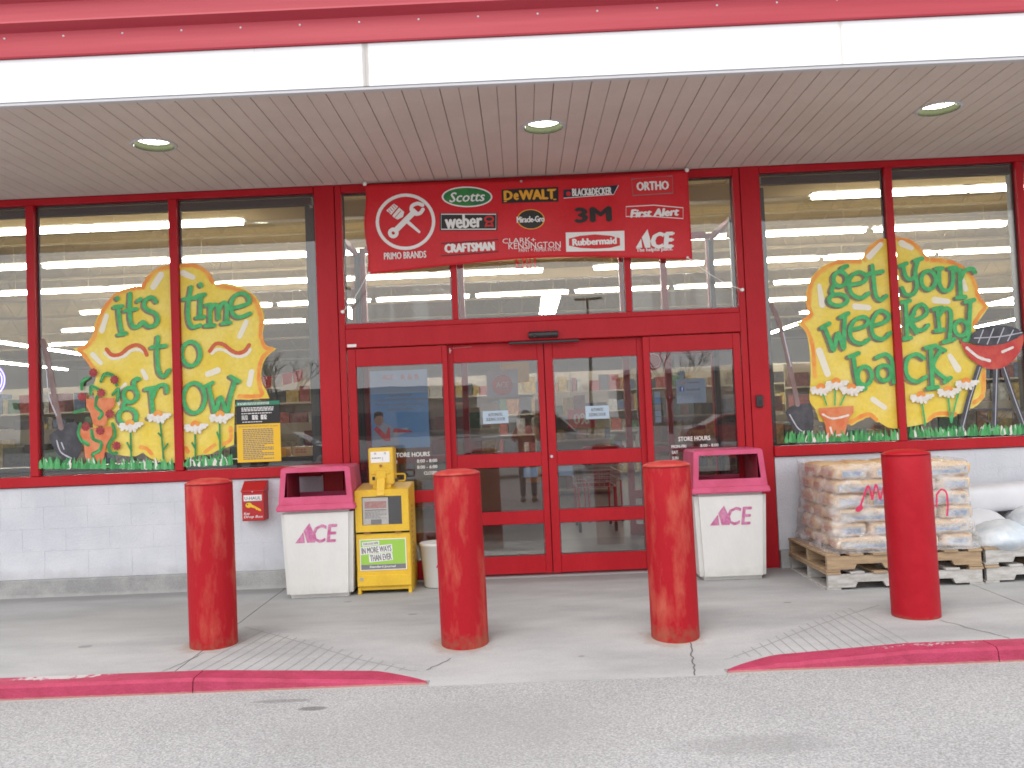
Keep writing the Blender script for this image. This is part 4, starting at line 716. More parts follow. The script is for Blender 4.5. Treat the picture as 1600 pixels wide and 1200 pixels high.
MB().box(.2072, .2138, .07, .095, .02, 2.12).build('edge_seal', 'gap_black', dr)
MB().cyl((.242, .055, 1.068), (.242, .044, 1.068), .013).build('lock', 'steel', dr)
box('threshold', 'steel', E, -1.59, 2.0, -.01, .2, -.012, .008, bevel=.002)
box('floor_guide', 'gap_black', E, -1.59, 2.0, .05, .105, .009, .0145, bevel=0)
def decal(pane, name, s, x0, x1, z0, z1, y, m='p_white', **k): return text(name, s, x0, x1, z0, z1, y, m, pane, **k)
yd = .0185
decal(pl[1], 'hours_lettering', 'STORE HOURS', -1.195, -.865, 1.118, 1.158, yd, bold=.02, label='white STORE HOURS lettering')
for i, (a_, b_) in enumerate((('MON-FRI', '8:00 - 8:00'), ('SAT', '8:00 - 6:00'), ('SUN', 'CLOSED'))):
    z = 1.062-.056*i
    decal(pl[1], 'hours_lettering', a_, -1.34, -1.34+.025*len(a_), z, z+.030, yd, bold=.02); decal(pl[1], 'hours_lettering', b_, -.985 if i < 2 else -.925, -.80, z, z+.030, yd, bold=.02)
decal(pr[1], 'hours_lettering', 'STORE HOURS', 1.395, 1.685, 1.158, 1.198, yd, bold=.02, label='white STORE HOURS lettering')
for i, (a_, b_) in enumerate((('MON-FRI', '8:00 - 8:00'), ('SAT', '8:00 - 6:00'), ('SUN', 'CLOSED'))):
    z = 1.098-.052*i
    decal(pr[1], 'hours_lettering', a_, 1.33, 1.33+.019*len(a_), z, z+.028, yd, bold=.02); decal(pr[1], 'hours_lettering', b_, 1.59, 1.755, z, z+.026, yd, bold=.02)

# small fittings on the frame
t = thing('motion_sensor', 'black motion sensor on the red header above the sliding doors', 'sensor', (.21, -.05, 2.14))
MB().prism_x([(-.024, 2.145), (-.07, 2.150), (-.085, 2.165), (-.080, 2.190), (-.065, 2.203), (-.024, 2.207)], .078, .345).build('housing', 'black_plastic', t, bevel=.004)
MB().cyl((.13, -.086, 2.165), (.13, -.06, 2.165), .016).build('lens', 'dark_hole', t)
MB().box(-.105, .535, -.045, -.023, 2.098, 2.122).build('weather_strip', 'black_plastic', E, bevel=.006)
t = thing('access_keypad', 'small dark grey box fixed to the red post right of the entrance', 'keypad', (2.135, -.02, 1.44))
box('case', 'black_plastic', t, 2.105, 2.165, -.045, -.013, 1.435, 1.545, bevel=.008); box('button', 'dark_hole', t, 2.12, 2.15, -.047, -.0455, 1.455, 1.50, bevel=.001)
box('sticker', 'p_white', None, -1.575, -1.492, -.0245, -.0225, 2.137, 2.163, bevel=0, label='small blank white sticker at the left end of the door header', cat='sticker')
mb = MB(); mb.box(-.652, -.646, .0525, .0545, 2.05, 2.095).box(-.645, -.635, .0525, .0545, 2.070, 2.076)
for k in range(9): mb.box(-.62+k*.02, -.612+k*.02, .0525, .0545, 2.092+.001*k, 2.095+.001*k)
mb.build('paint_chip', 'p_white', dl)
# papers on the glass
t = thing('store_poster', 'tall blue poster of a pointing man in a red vest inside the left sidelite', 'poster', (-1.12, .035, 1.2))
YF = None
px0, px1 = -1.390, -.862; yq = .0265
box('sheet', 'poster_blue', t, px0, px1, yq, yq+.002, 1.20, 1.912, bevel=0)
yy = .0258
MB().box(px0+.002, px1-.002, yy, yy+.0005, 1.70, 1.91).build('top_band', 'poster_pale', t)
text('heading', 'ACE', -1.28, -1.17, 1.83, 1.875, yy-.0006, 'print_pink', t, bold=.02, shear=.2); text('heading', 'R & B', -1.10, -.94, 1.825, 1.87, yy-.0006, 'print_pink', t, bold=.02)
for i, s_ in enumerate(('Commitment', 'Locally Owned and Operated', 'Service - Quality Products', 'Special Orders')):
    wd = (.22, .50, .45, .24)[i]; text('heading', s_, -1.12-wd/2, -1.12+wd/2, 1.672-.044*i, 1.700-.044*i, yy-.0006, 'print_grey', t, bold=.02)
mb = MB(); poly(mb, [(-1.385, 1.21), (-1.375, 1.36), (-1.33, 1.42), (-1.27, 1.44), (-1.20, 1.40), (-1.15, 1.33), (-1.14, 1.205)], yy); poly(mb, [(-1.19, 1.37), (-1.06, 1.385), (-1.05, 1.35), (-1.19, 1.30)], yy-.0003); tri(mb.build('printed_figure', 'shirt', t))
mb = MB(); poly(mb, [(-1.37, 1.38), (-1.34, 1.41), (-1.26, 1.33), (-1.235, 1.40), (-1.22, 1.38), (-1.22, 1.27), (-1.27, 1.27)], yy-.0007); poly(mb, [(-1.20, 1.345), (-1.18, 1.385), (-1.02, 1.355), (-1.02, 1.34)], yy-.0009); tri(mb.build('printed_vest', 'wp_crimson', t))
mb = MB(); poly(mb, [(-1.32+.042*cos(k*pi/8), 1.465+.055*sin(k*pi/8)) for k in range(16)], yy-.0011); mb.build('printed_head', 'skin', t)
mb = MB(); poly(mb, [(-1.365, 1.47), (-1.36, 1.53), (-1.32, 1.545), (-1.28, 1.53), (-1.278, 1.49), (-1.30, 1.505), (-1.34, 1.50)], yy-.0015); tri(mb.build('printed_hair', 'hair', t))
t = thing('paper_flyer', 'pale blue paper flyer with facebook logo taped inside the right sidelite', 'flyer', (1.53, .03, 1.5))
box('sheet', 'poster_pale', t, 1.400, 1.668, .026, .0275, 1.500, 1.722, bevel=0)
text('heading', 'ACE', 1.43, 1.49, 1.672, 1.700, .0254, 'print_pink', t, bold=.02, shear=.2); mb = MB(); lines(mb, 1.50, 1.63, 1.697, 1.675, 1, .0254, seed=1); lines(mb, 1.44, 1.62, 1.595, 1.54, 4, .0254, h=.12, seed=2); mb.build('small_print', 'print_grey', t)['kind'] = 'stuff'
box('logo_tile', 'fb_blue', t, 1.43, 1.472, .0252, .0258, 1.61, 1.652, bevel=0); text('logo_letter', 'f', 1.447, 1.462, 1.613, 1.647, .0248, 'p_white', t, bold=.02); text('heading', 'facebook', 1.49, 1.62, 1.612, 1.637, .0254, 'print_grey', t, bold=.03)
t = thing('credit_stickers', 'narrow strip of pale blue stickers at the left edge of the right sidelite', 'sticker', (1.22, .03, 1.33))
for i in range(5): z = 1.335+i*.057; box('decal', ('poster_pale', 'poster_pale', 'bag_grey', 'poster_blue', 'poster_pale')[i], t, 1.197, 1.252, .026, .0275, z, z+.052, bevel=0)
for (x0, x1, z0, z1, lb, pn) in ((-.372, -.138, 1.388, 1.505, 'pale blue automatic sliding door sticker on the left door leaf', dp1[2]), (.570, .785, 1.392, 1.512, 'pale blue automatic sliding door sticker on the right door leaf', dp2[2])):
    t = thing('door_sticker', lb, 'sticker', ((x0+x1)/2, .07, z0)); box('sheet', 'poster_pale', t, x0, x1, .0735, .0742, z0, z1, bevel=0)
    text('heading', 'AUTOMATIC', x0+.05, x1-.05, z1-.050, z1-.020, .0728, 'print_grey', t, bold=.02); text('heading', 'SLIDING DOOR', x0+.03, x1-.03, z0+.025, z0+.055, .0728, 'print_grey', t, bold=.02)
for x0, lb in ((-.02, 'small blank white paper inside the left leaf below its mid rail'), (.30, 'small blank white paper inside the right leaf below its mid rail')):
    box('paper_slip', 'poster_pale', None, x0, x0+.13, .082, .084, .885, .972, bevel=0, label=lb, cat='paper')

# ------------------------------------------------------------------ banner hung over the transom
BX0, BX1 = -1.362, 1.584
_top, _bot = ART['B_edge']
def interp(p, x):
    if x <= p[0][0]: return p[0][1]
    for a, b in zip(p, p[1:]):
        if x <= b[0]: return a[1]+(b[1]-a[1])*(x-a[0])/(b[0]-a[0])
    return p[-1][1]
def ripple(x, z): return .010*sin(3.1*x+1.6*z)+.006*sin(7*x-3*z+1)+.005*sin(5.5*z+.8*x)-.02*max(0, (3.0-z))
B = thing('brand_banner', 'red vinyl banner of tool and garden brand logos hung over the transom', 'banner', (.11, -.075, 2.8))
def bsurf(u, v):
    x = BX0+(BX1-BX0)*u; x0_ = x; zt, zb_ = interp(_top, x), interp(_bot, x); z = zb_+(zt-zb_)*v
    if u < .02: x += .012*sin(v*9)
    return (x, -.073+ripple(x, z), z)
mb = MB(); mb.grid(bsurf, 90, 28); o = mb.build('vinyl_sheet', 'banner', B); md = o.modifiers.new('s', 'SOLIDIFY'); md.thickness = .0015; md.offset = -1
mb = MB()
mb.grid(lambda u, v: (BX0+.012+.008*v if u < 0 else bsurf(u, v)[0], bsurf(u, v)[1]-.0012, bsurf(u, v)[2]), 90, 1) if 0 else None
YF = ripple; yb = -.0748
def bp(name, m, key, lay, fill=True, wd=0, **k):
    mb = MB()
    for i, q in enumerate(ART[key]):
        if fill: poly(mb, q, yb-lay*.0009)
        else: ribbon(mb, q, wd, yb-lay*.0009-i*.0001, **k)
    return tri(mb.build(name, m, B))
def fillgrid(name, m, key, lay):
    """filled outline cut into cells so that it can follow the cloth"""
    o = bp(name, m, key, lay); me = o.data; bm = bmesh.new(); bm.from_mesh(me)
    xs = [v.co.x for v in bm.verts]; zs2 = [v.co.z for v in bm.verts]
    for axis, lo, hi in ((0, min(xs), max(xs)), (2, min(zs2), max(zs2))):
        n = max(1, int((hi-lo)/.04))
        for i in range(1, n):
            co = [0, 0, 0]; no = [0, 0, 0]; co[axis] = lo+(hi-lo)*i/n; no[axis] = 1
            bmesh.ops.bisect_plane(bm, geom=bm.verts[:]+bm.edges[:]+bm.faces[:], plane_co=co, plane_no=no)
    bl = wpos(B)
    for v in bm.verts: v.co.y = yb-lay*.0009+ripple(v.co.x+bl.x, v.co.z+bl.z)-bl.y
    bm.to_mesh(me); bm.free(); return o
bp('emblem_ring', 'p_white', 'B_ring', 1, False, .030, straight=True)
bp('brush_emblem', 'p_white', 'B_br', 1); bp('brush_emblem', 'p_white', 'B_brH', 1, False, .036, taper=(.9, .6)); bp('brush_line', 'banner', 'B_brL', 2, False, .006, straight=True); bp('brush_hole', 'banner', 'B_brHole', 2, False, .012) if 0 else None
bp('wrench_emblem', 'p_white', 'B_wr', 3, False, .052, straight=True, caps=False); bp('wrench_emblem', 'p_white', 'B_wrRing', 3, False, .034, straight=True); bp('wrench_emblem', 'p_white', 'B_wrHead', 3, False, .034)
fillgrid('logo_panel', 'p_white', 'B_ov', 1); fillgrid('logo_panel', 'p_green', 'B_ov2', 2)
fillgrid('logo_panel', 'p_black', 'B_dw', 1); bp('logo_line', 'p_amber', 'B_dwL', 2, False, .010, straight=True)
fillgrid('logo_panel', 'p_navy', 'B_bd', 1); bp('logo_line', 'p_white', 'B_bdW', 2, False, .006, straight=True)
q = ART['B_bdD'][0][0]; mb = MB(); poly(mb, [(q[0]+.022*cos(k*pi/8), q[1]+.022*sin(k*pi/8)) for k in range(16)], yb-.0018); mb.build('logo_dot', 'p_red', B)
fillgrid('logo_panel', 'p_red', 'B_or', 1); bp('logo_line', 'print_grey', 'B_orE', 2, False, .008, straight=True)
fillgrid('logo_panel', 'p_black', 'B_we', 1); bp('logo_line', 'p_white', 'B_weL', 2, False, .009, straight=True); bp('logo_grill', 'p_red', 'B_weG', 2, False, .016, straight=True)
fillgrid('logo_panel', 'p_amber', 'B_mg', 1); fillgrid('logo_panel', 'p_black', 'B_mg2', 2)
bp('logo_line', 'p_white', 'B_fa', 1, False, .008, straight=True); bp('logo_line', 'p_black', 'B_cr', 1, False, .008, straight=True)
fillgrid('logo_panel', 'p_white', 'B_ru', 1); fillgrid('logo_panel', 'p_red', 'B_ru2', 2)
bp('logo_letter', 'p_white', 'B_ace', 2)
for s_, x0, x1, z0, z1, k in ART['B_text']:
    text('banner_lettering', s_, x0, x1, z0, z1, yb-.0036, 'p_'+k['m'], B, shear=k.get('shear', 0), bold=k.get('bold', 0)*(1 if s_ != '3M' else .9), label='lettering '+s_)
YF = None
for x, z in ((BX0+.01, 3.615), (BX1-.01, 3.608)):
    mb = MB(); mb.lathe([(0, z-.02), (.014, z-.016), (.020, z), (.014, z+.016), (0, z+.02)], x, -.09, n=12); mb.build('pin', 'p_white', B)
for x, z, s_ in ((-1.345, 2.80, 0), (1.54, 2.81, 0), (.07, 3.575, 1)): MB().cyl((x, -.078+ripple(x, z), z), (x, -.086+ripple(x, z), z), .011).build('eyelet', 'steel', B)
def tie(x0, y0, z0, x1, z1, label):
    t = thing('tie_rope', label, 'rope', (x0, 0, z1)); pts = []
    for i in range(13):
        u = i/12; pts.append((x0+(x1-x0)*u, y0+(-.035-y0)*u, z0+(z1-z0)*u-.035*sin(pi*u)))
    MB().path(pts, .004, 6).build('cord', 'rope', t); MB().cyl((x1, -.004, z1), (x1, -.045, z1), .015).build('hook', 'p_white', t)
tie(-1.345, -.10, 2.80, -1.605, 2.462, 'white cord tying the banner\'s lower left corner to the left door post')
tie(1.54, -.10, 2.81, 2.03, 2.505, 'white cord tying the banner\'s lower right corner to the right door post')

# ------------------------------------------------------------------ canopy
C = thing('canopy', 'entrance canopy with tongue and groove soffit, white fascia and ribbed red metal band', 'canopy', (.2, -1.1, 3.64))
SZ = 3.640; pitch = .127; phase = .168
DL = [(-5.75, -1.37), (-2.748, -1.37), (.246, -1.38), (3.25, -1.38), (6.25, -1.38)]
cutters = []
for x, y in DL:
    o = MB().cyl((x, y, SZ-.1), (x, y, SZ+.1), .158, n=48, smooth=False).build('cutter', None, C); cutters.append((x, o))
k0 = int((-7.6-phase)/pitch); psrc = None
DLX = [x for x, y in DL]
for k in range(k0, k0+122):
    xa = phase+k*pitch+(.0028 if k % 2 else .0015); xb = phase+(k+1)*pitch-(.0015 if k % 2 else .0028)
    xm = (xa+xb)/2
    cut = [o for x, o in cutters if abs(x-xm) < .158+.07]
    if psrc is None or cut:
        o = MB().box(xa, xb, -2.262, -.026, SZ, SZ+.014).build('soffit_plank', 'soffit', C, bevel=.003, origin=(xm, 0, SZ))
        if cut:
            for c_ in cut:
                md = o.modifiers.new('b', 'BOOLEAN'); md.object = c_; md.operation = 'DIFFERENCE'; md.solver = 'EXACT'
            dg = bpy.context.evaluated_depsgraph_get(); me = bpy.data.meshes.new_from_object(o.evaluated_get(dg)); o.modifiers.clear(); o.data = me
        else: psrc = o
    else: inst(psrc, C, (xm, 0, SZ))
for x, o in cutters: bpy.data.objects.remove(o)
mbk = MB()
xs_ = [-7.6]+[v for x in DLX for v in (x-.165, x+.165)]+[7.9]
for a, b in zip(xs_[::2], xs_[1::2]): mbk.box(a, b, -2.26, 0, SZ+.016, SZ+.03)
for x, y in DL: mbk.box(x-.165, x+.165, -2.26, y-.165, SZ+.016, SZ+.03).box(x-.165, x+.165, y+.165, 0, SZ+.016, SZ+.03)
mbk.build('soffit_backing', 'soffit_gap', C)
box('wall_trim', 'soffit', C, -7.6, 7.9, -.024, -.0135, SZ-.002, SZ+.015, bevel=.001)
box('drip_edge', 'trim_grey', C, -7.6, 7.9, -2.312, -2.264, SZ-.006, SZ+.014, bevel=.003)
fx = [-7.6, -5.05, -3.38+1.70-.0, -.945, 2.19, 4.9, 7.9]
for a, b in zip(fx, fx[1:]): box('fascia_panel', 'fascia', C, a+.0004, b-.0004, -2.318, -2.27, SZ+.016, 3.943, bevel=.001)
overlay(M['fascia'], spot_mask(M['fascia'], -.945, 3.80, .022, .28, edge=.5, nscale=12, axes='xz'), (.40, .37, .34), .8)
overlay(M['fascia'], spot_mask(M['fascia'], 2.19, 3.80, .016, .28, edge=.5, nscale=12, axes='xz'), (.60, .55, .50), .5)
prof = [(-2.27, 3.945), (-2.335, 3.945), (-2.338, 3.955), (-2.320, 4.120), (-2.372, 4.165), (-2.366, 4.18), (-2.350, 4.306), (-2.402, 4.352), (-2.38, 4.49), (-2.43, 4.535), (-2.40, 4.70), (-2.27, 4.70)]
for a, b in ((-7.6, -2.8), (-2.8, 2.6), (2.6, 7.9)): MB().prism_x(prof, a, b).build('metal_panel', 'red_metal', C)
src = None
for k in range(38):
    x = -7.35+k*.394+.07; 
    if src is None: src = MB().lathe([(0, .005), (.005, .004), (.0075, 0)], 0, 0, n=10).build('screw', 'trim_grey', C, origin=(0, 0, 0)); src.rotation_euler = (radians(90), 0, 0); src.location = Vector((x, -2.324, 4.085))-wpos(C)
    else: inst(src, C, (x, -2.324, 4.085))
box('light_block_cover', 'trim_grey', C, -7.6, 7.9, -2.27, 0, 4.68, 4.74)  # unseen cover over the canopy, added to block light from above
for i, (x, y) in enumerate(DL):
    lb = ('far left', 'left', 'centre', 'right', 'far right')[i]
    t = thing('downlight', 'lit round recessed downlight in the canopy soffit, %s one of the row' % lb, 'light', (x, y, SZ), group='canopy downlights')
    mb = MB(); mb.lathe([(.149, SZ-.008), (.153, SZ-.009), (.172, SZ-.004), (.172, SZ-.0005), (.158, SZ-.0005)], x, y, n=48); mb.build('trim_ring', 'trim_grey', t)
    mb = MB(); mb.lathe([(.1495, SZ-.0085), (.145, SZ-.004), (.145, SZ+.018), (.142, SZ+.06), (.135, SZ+.10), (0, SZ+.10)], x, y, n=40); mb.build('reflector', 'can_metal', t)
    mb = MB(); mb.lathe([(0, SZ+.036), (.126, SZ+.040), (.132, SZ+.048), (0, SZ+.060)], x, y, n=40); mb.build('lens', 'lens', t)
    for a_ in (100, 165, 60): MB().cyl((x+.148*cos(radians(a_)), y-.148*abs(sin(radians(a_))), SZ-.004), (x+.148*cos(radians(a_)), y-.148*abs(sin(radians(a_))), SZ-.018), .005, n=8).build('clip', 'steel', t)

# ------------------------------------------------------------------ bollards
def bollard(x, y, label, fresh=False, lean=0):
    t = thing('bollard', label, 'bollard', (x, y, zs(x, y)), group='red bollards across the entrance')
    zb_ = zs(x, y)-.03; r = .158
    H = 1.068
    mb = MB(); n = 40; prof = [(r, zb_), (r, .0), (r+.001, .3), (r, .7), (r, H-.012), (r-.004, H)]
    mb.lathe(prof, x, y, n=n); o = mb.build('post', 'bollard_fresh' if fresh else 'bollard', t)
    mb = MB(); mb.lathe([(r-.004, H), (r+.003, H-.004), (r-.003, H+.008), (r*.8, H+.022), (r*.4, H+.033), (0, H+.036)], x, y, n=n); mb.build('cap', 'bollard_cap' if not fresh else 'bollard_fresh', t)
    t.rotation_euler = (0, lean, 0)
    return t
bollard(-2.178, -1.98, 'red bollard leftmost of the four, paint worn to rusty orange streaks, below the left window', lean=-.004)
bollard(-.452, -2.10, 'faded red bollard between the newspaper box and the left door leaf', lean=-.012)
bollard(.945, -2.13, 'scuffed red bollard just left of the right trash can', lean=-.006)
bollard(2.622, -1.93, 'freshly painted solid red bollard standing in front of the cement pallet', True, lean=-.008)

# ------------------------------------------------------------------ trash cans
def logo_A(mb, x0, x1, z0, z1, y):
    w_ = x1-x0; h = z1-z0; P = lambda u, v: (x0+u*w_, z0+v*h)
    poly(mb, [P(0, 0), P(.24, .55), P(.27, 0)], y); poly(mb, [P(.25, .62), P(.42, 1), P(.56, .35), P(.56, 0), P(.33, 0)], y)
def trash_can(cx, yf, label, ang):
    z0 = zs(cx, yf); t = thing('trash_can', label, 'trash can', (cx, yf+.27, z0), group='white trash cans with pink lids')
    X = lambda w_: (cx-w_/2, cx+w_/2)
    b = (*X(.555), yf, yf+.50); tp = (*X(.610), yf-.030, yf+.53)
    MB().frustum(b, tp, z0+.001, .735).build('bin_body', 'can_body', t, bevel=.035, seg=4)
    MB().frustum((*X(.665), yf-.065, yf+.562), (*X(.645), yf-.055, yf+.552), .725, .778).build('lid_rim', 'can_lid', t, bevel=.008, seg=2)
    # hood: four slanting corner walls, open front and back
    zb_, zt = .779, 1.075; B0 = (cx-.312, cx+.312, yf-.040, yf+.537); T0 = (cx-.290, cx+.290, yf-.010, yf+.507)
    def ring(z):
        u = (z-zb_)/(zt-zb_); return [B0[i]+(T0[i]-B0[i])*u for i in range(4)]
    mb = MB()
    za, zc = .842, 1.045
    for lo, hi in ((zb_, za), (zc, zt)):
        q0, q1 = ring(lo), ring(hi)
        for yi in (2, 3):
            s_ = .014 if yi == 2 else -.014
            mb.add([(q0[0], q0[yi], lo), (q0[1], q0[yi], lo), (q1[1], q1[yi], hi), (q1[0], q1[yi], hi), (q0[0], q0[yi]+s_, lo), (q0[1], q0[yi]+s_, lo), (q1[1], q1[yi]+s_, hi), (q1[0], q1[yi]+s_, hi)], [(0, 1, 2, 3), (7, 6, 5, 4), (3, 2, 6, 7), (0, 4, 5, 1)])
    for xi, sg in ((0, 1), (1, -1)):
        q0, q1 = ring(za), ring(zc)
        for yi, sy in ((2, 1), (3, -1)):
            w1 = .045
            mb.add([(q0[xi], q0[yi], za), (q0[xi]+sg*w1, q0[yi], za), (q1[xi]+sg*w1, q1[yi], zc), (q1[xi], q1[yi], zc), (q0[xi]+sg*w1, q0[yi]+sy*.014, za), (q1[xi]+sg*w1, q1[yi]+sy*.014, zc)], [(0, 1, 2, 3), (1, 4, 5, 2)])
        q0, q1 = ring(zb_), ring(zt)
        mb.add([(q0[xi], q0[2], zb_), (q0[xi], q0[3], zb_), (q1[xi], q1[3], zt), (q1[xi], q1[2], zt), (q0[xi]+sg*.012, q0[2], zb_), (q0[xi]+sg*.012, q0[3], zb_), (q1[xi]+sg*.012, q1[3], zt), (q1[xi]+sg*.012, q1[2], zt)], [(0, 1, 2, 3), (7, 6, 5, 4)])
    mb.build('hood', 'can_lid', t)
    MB().frustum((T0[0], T0[1], T0[2], T0[3]), (T0[0]+.012, T0[1]-.012, T0[2]+.012, T0[3]-.012), zt-.004, zt+.012).build('hood_top', 'can_lid', t, bevel=.004)
    MB().box(cx-.28, cx+.28, yf, yf+.50, .76, .785).build('inner_floor', 'can_inner', t)
    for sx_ in (-.25, .245): MB().box(cx+sx_, cx+sx_+.005, yf+.02, yf+.49, .785, 1.04).build('inner_wall', 'can_inner', t)
    yl = yf-.0245
    A_ = [cx-.185, cx+.175]; mb = MB(); logo_A(mb, A_[0], A_[0]+.30, .455, .62, 0); 
    def slant(x, z): return yf-.030*(z-z0)/(.735-z0)-.0022
    mb.v = [(x, slant(x, z), z) for x, _, z in mb.v]; tri(mb.build('logo_letter', 'can_logo', t))
    text('logo_letter', 'CE', A_[0]+.145, A_[1], .453, .602, slant, 'can_logo', t, bold=.02, shear=.18, label='faded pink ACE logo letters CE')
    t.rotation_euler = (0, 0, ang)
    return t
trash_can(-1.785, -.56, 'cream trash can with faded pink hood and ACE logo, left of the yellow newspaper box', .03)
trash_can(1.722, -.50, 'cream trash can with faded pink hood and ACE logo, standing right of the doors', -.015)

# ------------------------------------------------------------------ newspaper box
N = thing('newspaper_box', 'yellow coin newspaper box with lime green poster between the trash can and doors', 'newspaper box', (-1.235, -.28, -.01))
nx0, nx1, nf, nb = -1.468, -1.005, -.485, -.08; nz = -.012
MB().add([(nx0, nf, .045), (nx1, nf, .045), (nx1, nb, .045), (nx0, nb, .045), (nx0, nf, .868), (nx1, nf, .868), (nx1, nb, .905), (nx0, nb, .905)], [(3, 2, 1, 0), (4, 5, 6, 7), (0, 1, 5, 4), (1, 2, 6, 5), (2, 3, 7, 6), (3, 0, 4, 7)]).build('cabinet', 'news_yellow', N, bevel=.006, seg=2)
MB().box(nx0-.006, nx1+.006, nf-.008, nb+.006, nz, .075).build('plinth', 'news_yellow', N, bevel=.003) if 0 else None
MB().box(nx0+.004, nx0+.03, nf, nb, nz, .046).box(nx1-.03, nx1-.004, nf, nb, nz, .046).box(nx0+.03, nx1-.03, nf+.012, nf+.03, .02, .046).build('skirt', 'news_yellow', N)
MB().box(nx0+.002, nx1-.002, nf-.014, nf-.001, .055, .15).build('kick_panel', 'news_yellow', N, bevel=.004)
d_ = MB(); yf0, yf1 = nf-.016, nf-.001
for q in ((nx0+.004, nx0+.062, .515, .862), (nx1-.062, nx1-.004, .515, .862), (nx0+.062, nx1-.062, .515, .572), (nx0+.062, nx1-.062, .812, .862)): d_.box(q[0], q[1], yf0, yf1, q[2], q[3])
d_.build('door', 'news_yellow', N)
dd = [o for o in N.children if o.name.startswith('door')][0]
MB().box(nx0+.062, nx1-.062, nf-.003, nf-.0015, .572, .812).build('door_window', 'dark_hole', N)
MB().box(nx0+.068, nx0+.285, nf-.0075, nf-.004, .574, .803).build('newspaper', 'paper', N, label='folded newspaper shown behind the door window')
mb = MB(); mb.box(nx0+.085, nx0+.270, nf-.0088, nf-.0078, .712, .772); mb.build('newspaper_print', 'print_pink', N)
mb = MB(); mb.box(nx0+.085, nx0+.27, nf-.0088, nf-.0078, .694, .702).box(nx0+.135, nx0+.225, nf-.0088, nf-.0078, .577, .618); lines(mb, nx0+.085, nx0+.27, .690, .625, 8, nf-.0084, h=.22, seed=3); mb.build('newspaper_print', 'print_grey', N)
MB().box(nx0+.063, nx1-.063, nf-.0135, nf-.0115, .573, .811).build('window_cover', 'clear_cover', N)
MB().box(nx0+.004, nx1-.004, nf-.006, nf-.001, .498, .512).build('hinge_gap', 'gap_black', N); 
for x in (nx0+.10, nx1-.10): box('hinge', 'rust', N, x-.028, x+.028, nf-.018, nf-.006, .498, .510)
text('brand_mark', 'Standard Journal', -.02, .28, 0, .05, 0, 'spray_red', N) if 0 else None
# side lettering faded red
o = text('side_lettering', 'NEWSPAPER', nf+.10, nb-.02, .0, .03, 0, 'spray_red', N) if 0 else None
mb = MB(); rr = random.Random(4)
for k in range(12): z = .20+k*.045; mb.add([(nx1+.0012, nf+.12+rr.random()*.02, z), (nx1+.0012, nf+.19+rr.random()*.04, z+.006), (nx1+.0012, nf+.20, z+.026), (nx1+.0012, nf+.13, z+.020)], [(0, 1, 2, 3)])
mb.build('side_lettering', 'bag_red', N)
P2 = (nx0+.038, nx1-.045); yp = nf-.003
box('advert', 'p_white', N, P2[0]-.008, P2[1]+.008, yp-.001, yp+.001, .188, .452, bevel=0)
MB().box(P2[0], P2[1], yp-.0022, yp-.0012, .238, .445).build('advert_print', 'lime', N); MB().box(P2[0], P2[1], yp-.0022, yp-.0012, .195, .237).build('advert_print', 'print_grey', N)
for s_, x0, x1, z0, z1 in (('YOUR LOCAL PAPER', .06, .19, .405, .425), ('IN MORE WAYS', .045, .30, .338, .388), ('THAN EVER', .115, .30, .270, .322)):
    xa, xb = nx0+x0, nx0+x1; mb = MB(); a_ = .07; cx_, cz_ = (xa+xb)/2, (z0+z1)/2
    c_ = [(-1, -1), (1, -1), (1, 1), (-1, 1)]; hw, hh = (xb-xa)/2+.008, (z1-z0)/2+.007
    poly(mb, [(cx_+u*hw*cos(a_)-v*hh*sin(a_), cz_+u*hw*sin(a_)+v*hh*cos(a_)) for u, v in c_], yp-.003); mb.build('advert_label', 'p_white', N)
    text('advert_lettering', s_, xa, xb, z0, z1, yp-.0038, 'print_grey', N, rotation=a_, bold=.02, label='lettering '+s_)
text('advert_lettering', 'Standard Journal', nx0+.11, nx0+.33, .205, .228, yp-.003, 'p_white', N, bold=.03, label='lettering Standard Journal')
MB().cyl((nx0+.04, nf-.016, .118), (nx0+.04, nf-.013, .118), .015).build('badge', 'steel', N)
# coin head
hx0, hx1, hf, hb = -1.352, -1.138, -.405, -.22
MB().box(hx0, hx1, hf, hb, .905, 1.222).build('coin_box', 'news_yellow', N, bevel=.008, seg=2)
MB().box(hx0+.03, hx1-.03, hf, hb, .860, .905).build('coin_box_neck', 'news_yellow', N)
box('price_card', 'p_white', N, hx0+.020, hx1-.030, hf-.003, hf-.0005, 1.095, 1.190, bevel=0)
text('price_lettering', '75', hx0+.05, hx0+.07, 1.165, 1.18, hf-.0036, 'print_grey', N, bold=.03); text('price_lettering', '75', hx0+.135, hx0+.155, 1.165, 1.18, hf-.0036, 'print_grey', N, bold=.03)
mb = MB(); lines(mb, hx0+.03, hx0+.11, 1.142, 1.128, 1, hf-.0036, seed=1); mb.box(hx0+.122, hx0+.125, hf-.0036, hf-.0032, 1.112, 1.142); mb.build('price_print', 'print_grey', N)
MB().cyl((hx0+.105, hf, 1.067), (hx0+.105, hf-.010, 1.067), .012, n=12).build('coin_slot', 'rust', N)
MB().box(hx0+.062, hx0+.148, hf-.014, hf-.0005, .955, 1.03).box(hx0+.02, hx1-.03, hf-.009, hf-.0005, .995, 1.018).build('lever_plate', 'news_yellow', N, bevel=.003)
MB().add([(hx0+.07, hf-.0145, .96), (hx0+.142, hf-.0145, .96), (hx0+.145, nf-.02, .815), (hx0+.075, nf-.02, .815), (hx0+.07, hf-.03, .965), (hx0+.142, hf-.03, .965), (hx0+.145, nf-.035, .82), (hx0+.075, nf-.035, .82)], [(0, 1, 2, 3), (7, 6, 5, 4), (0, 4, 5, 1), (1, 5, 6, 2), (2, 6, 7, 3), (3, 7, 4, 0)]).build('pull_lever', 'news_yellow', N, bevel=.003)
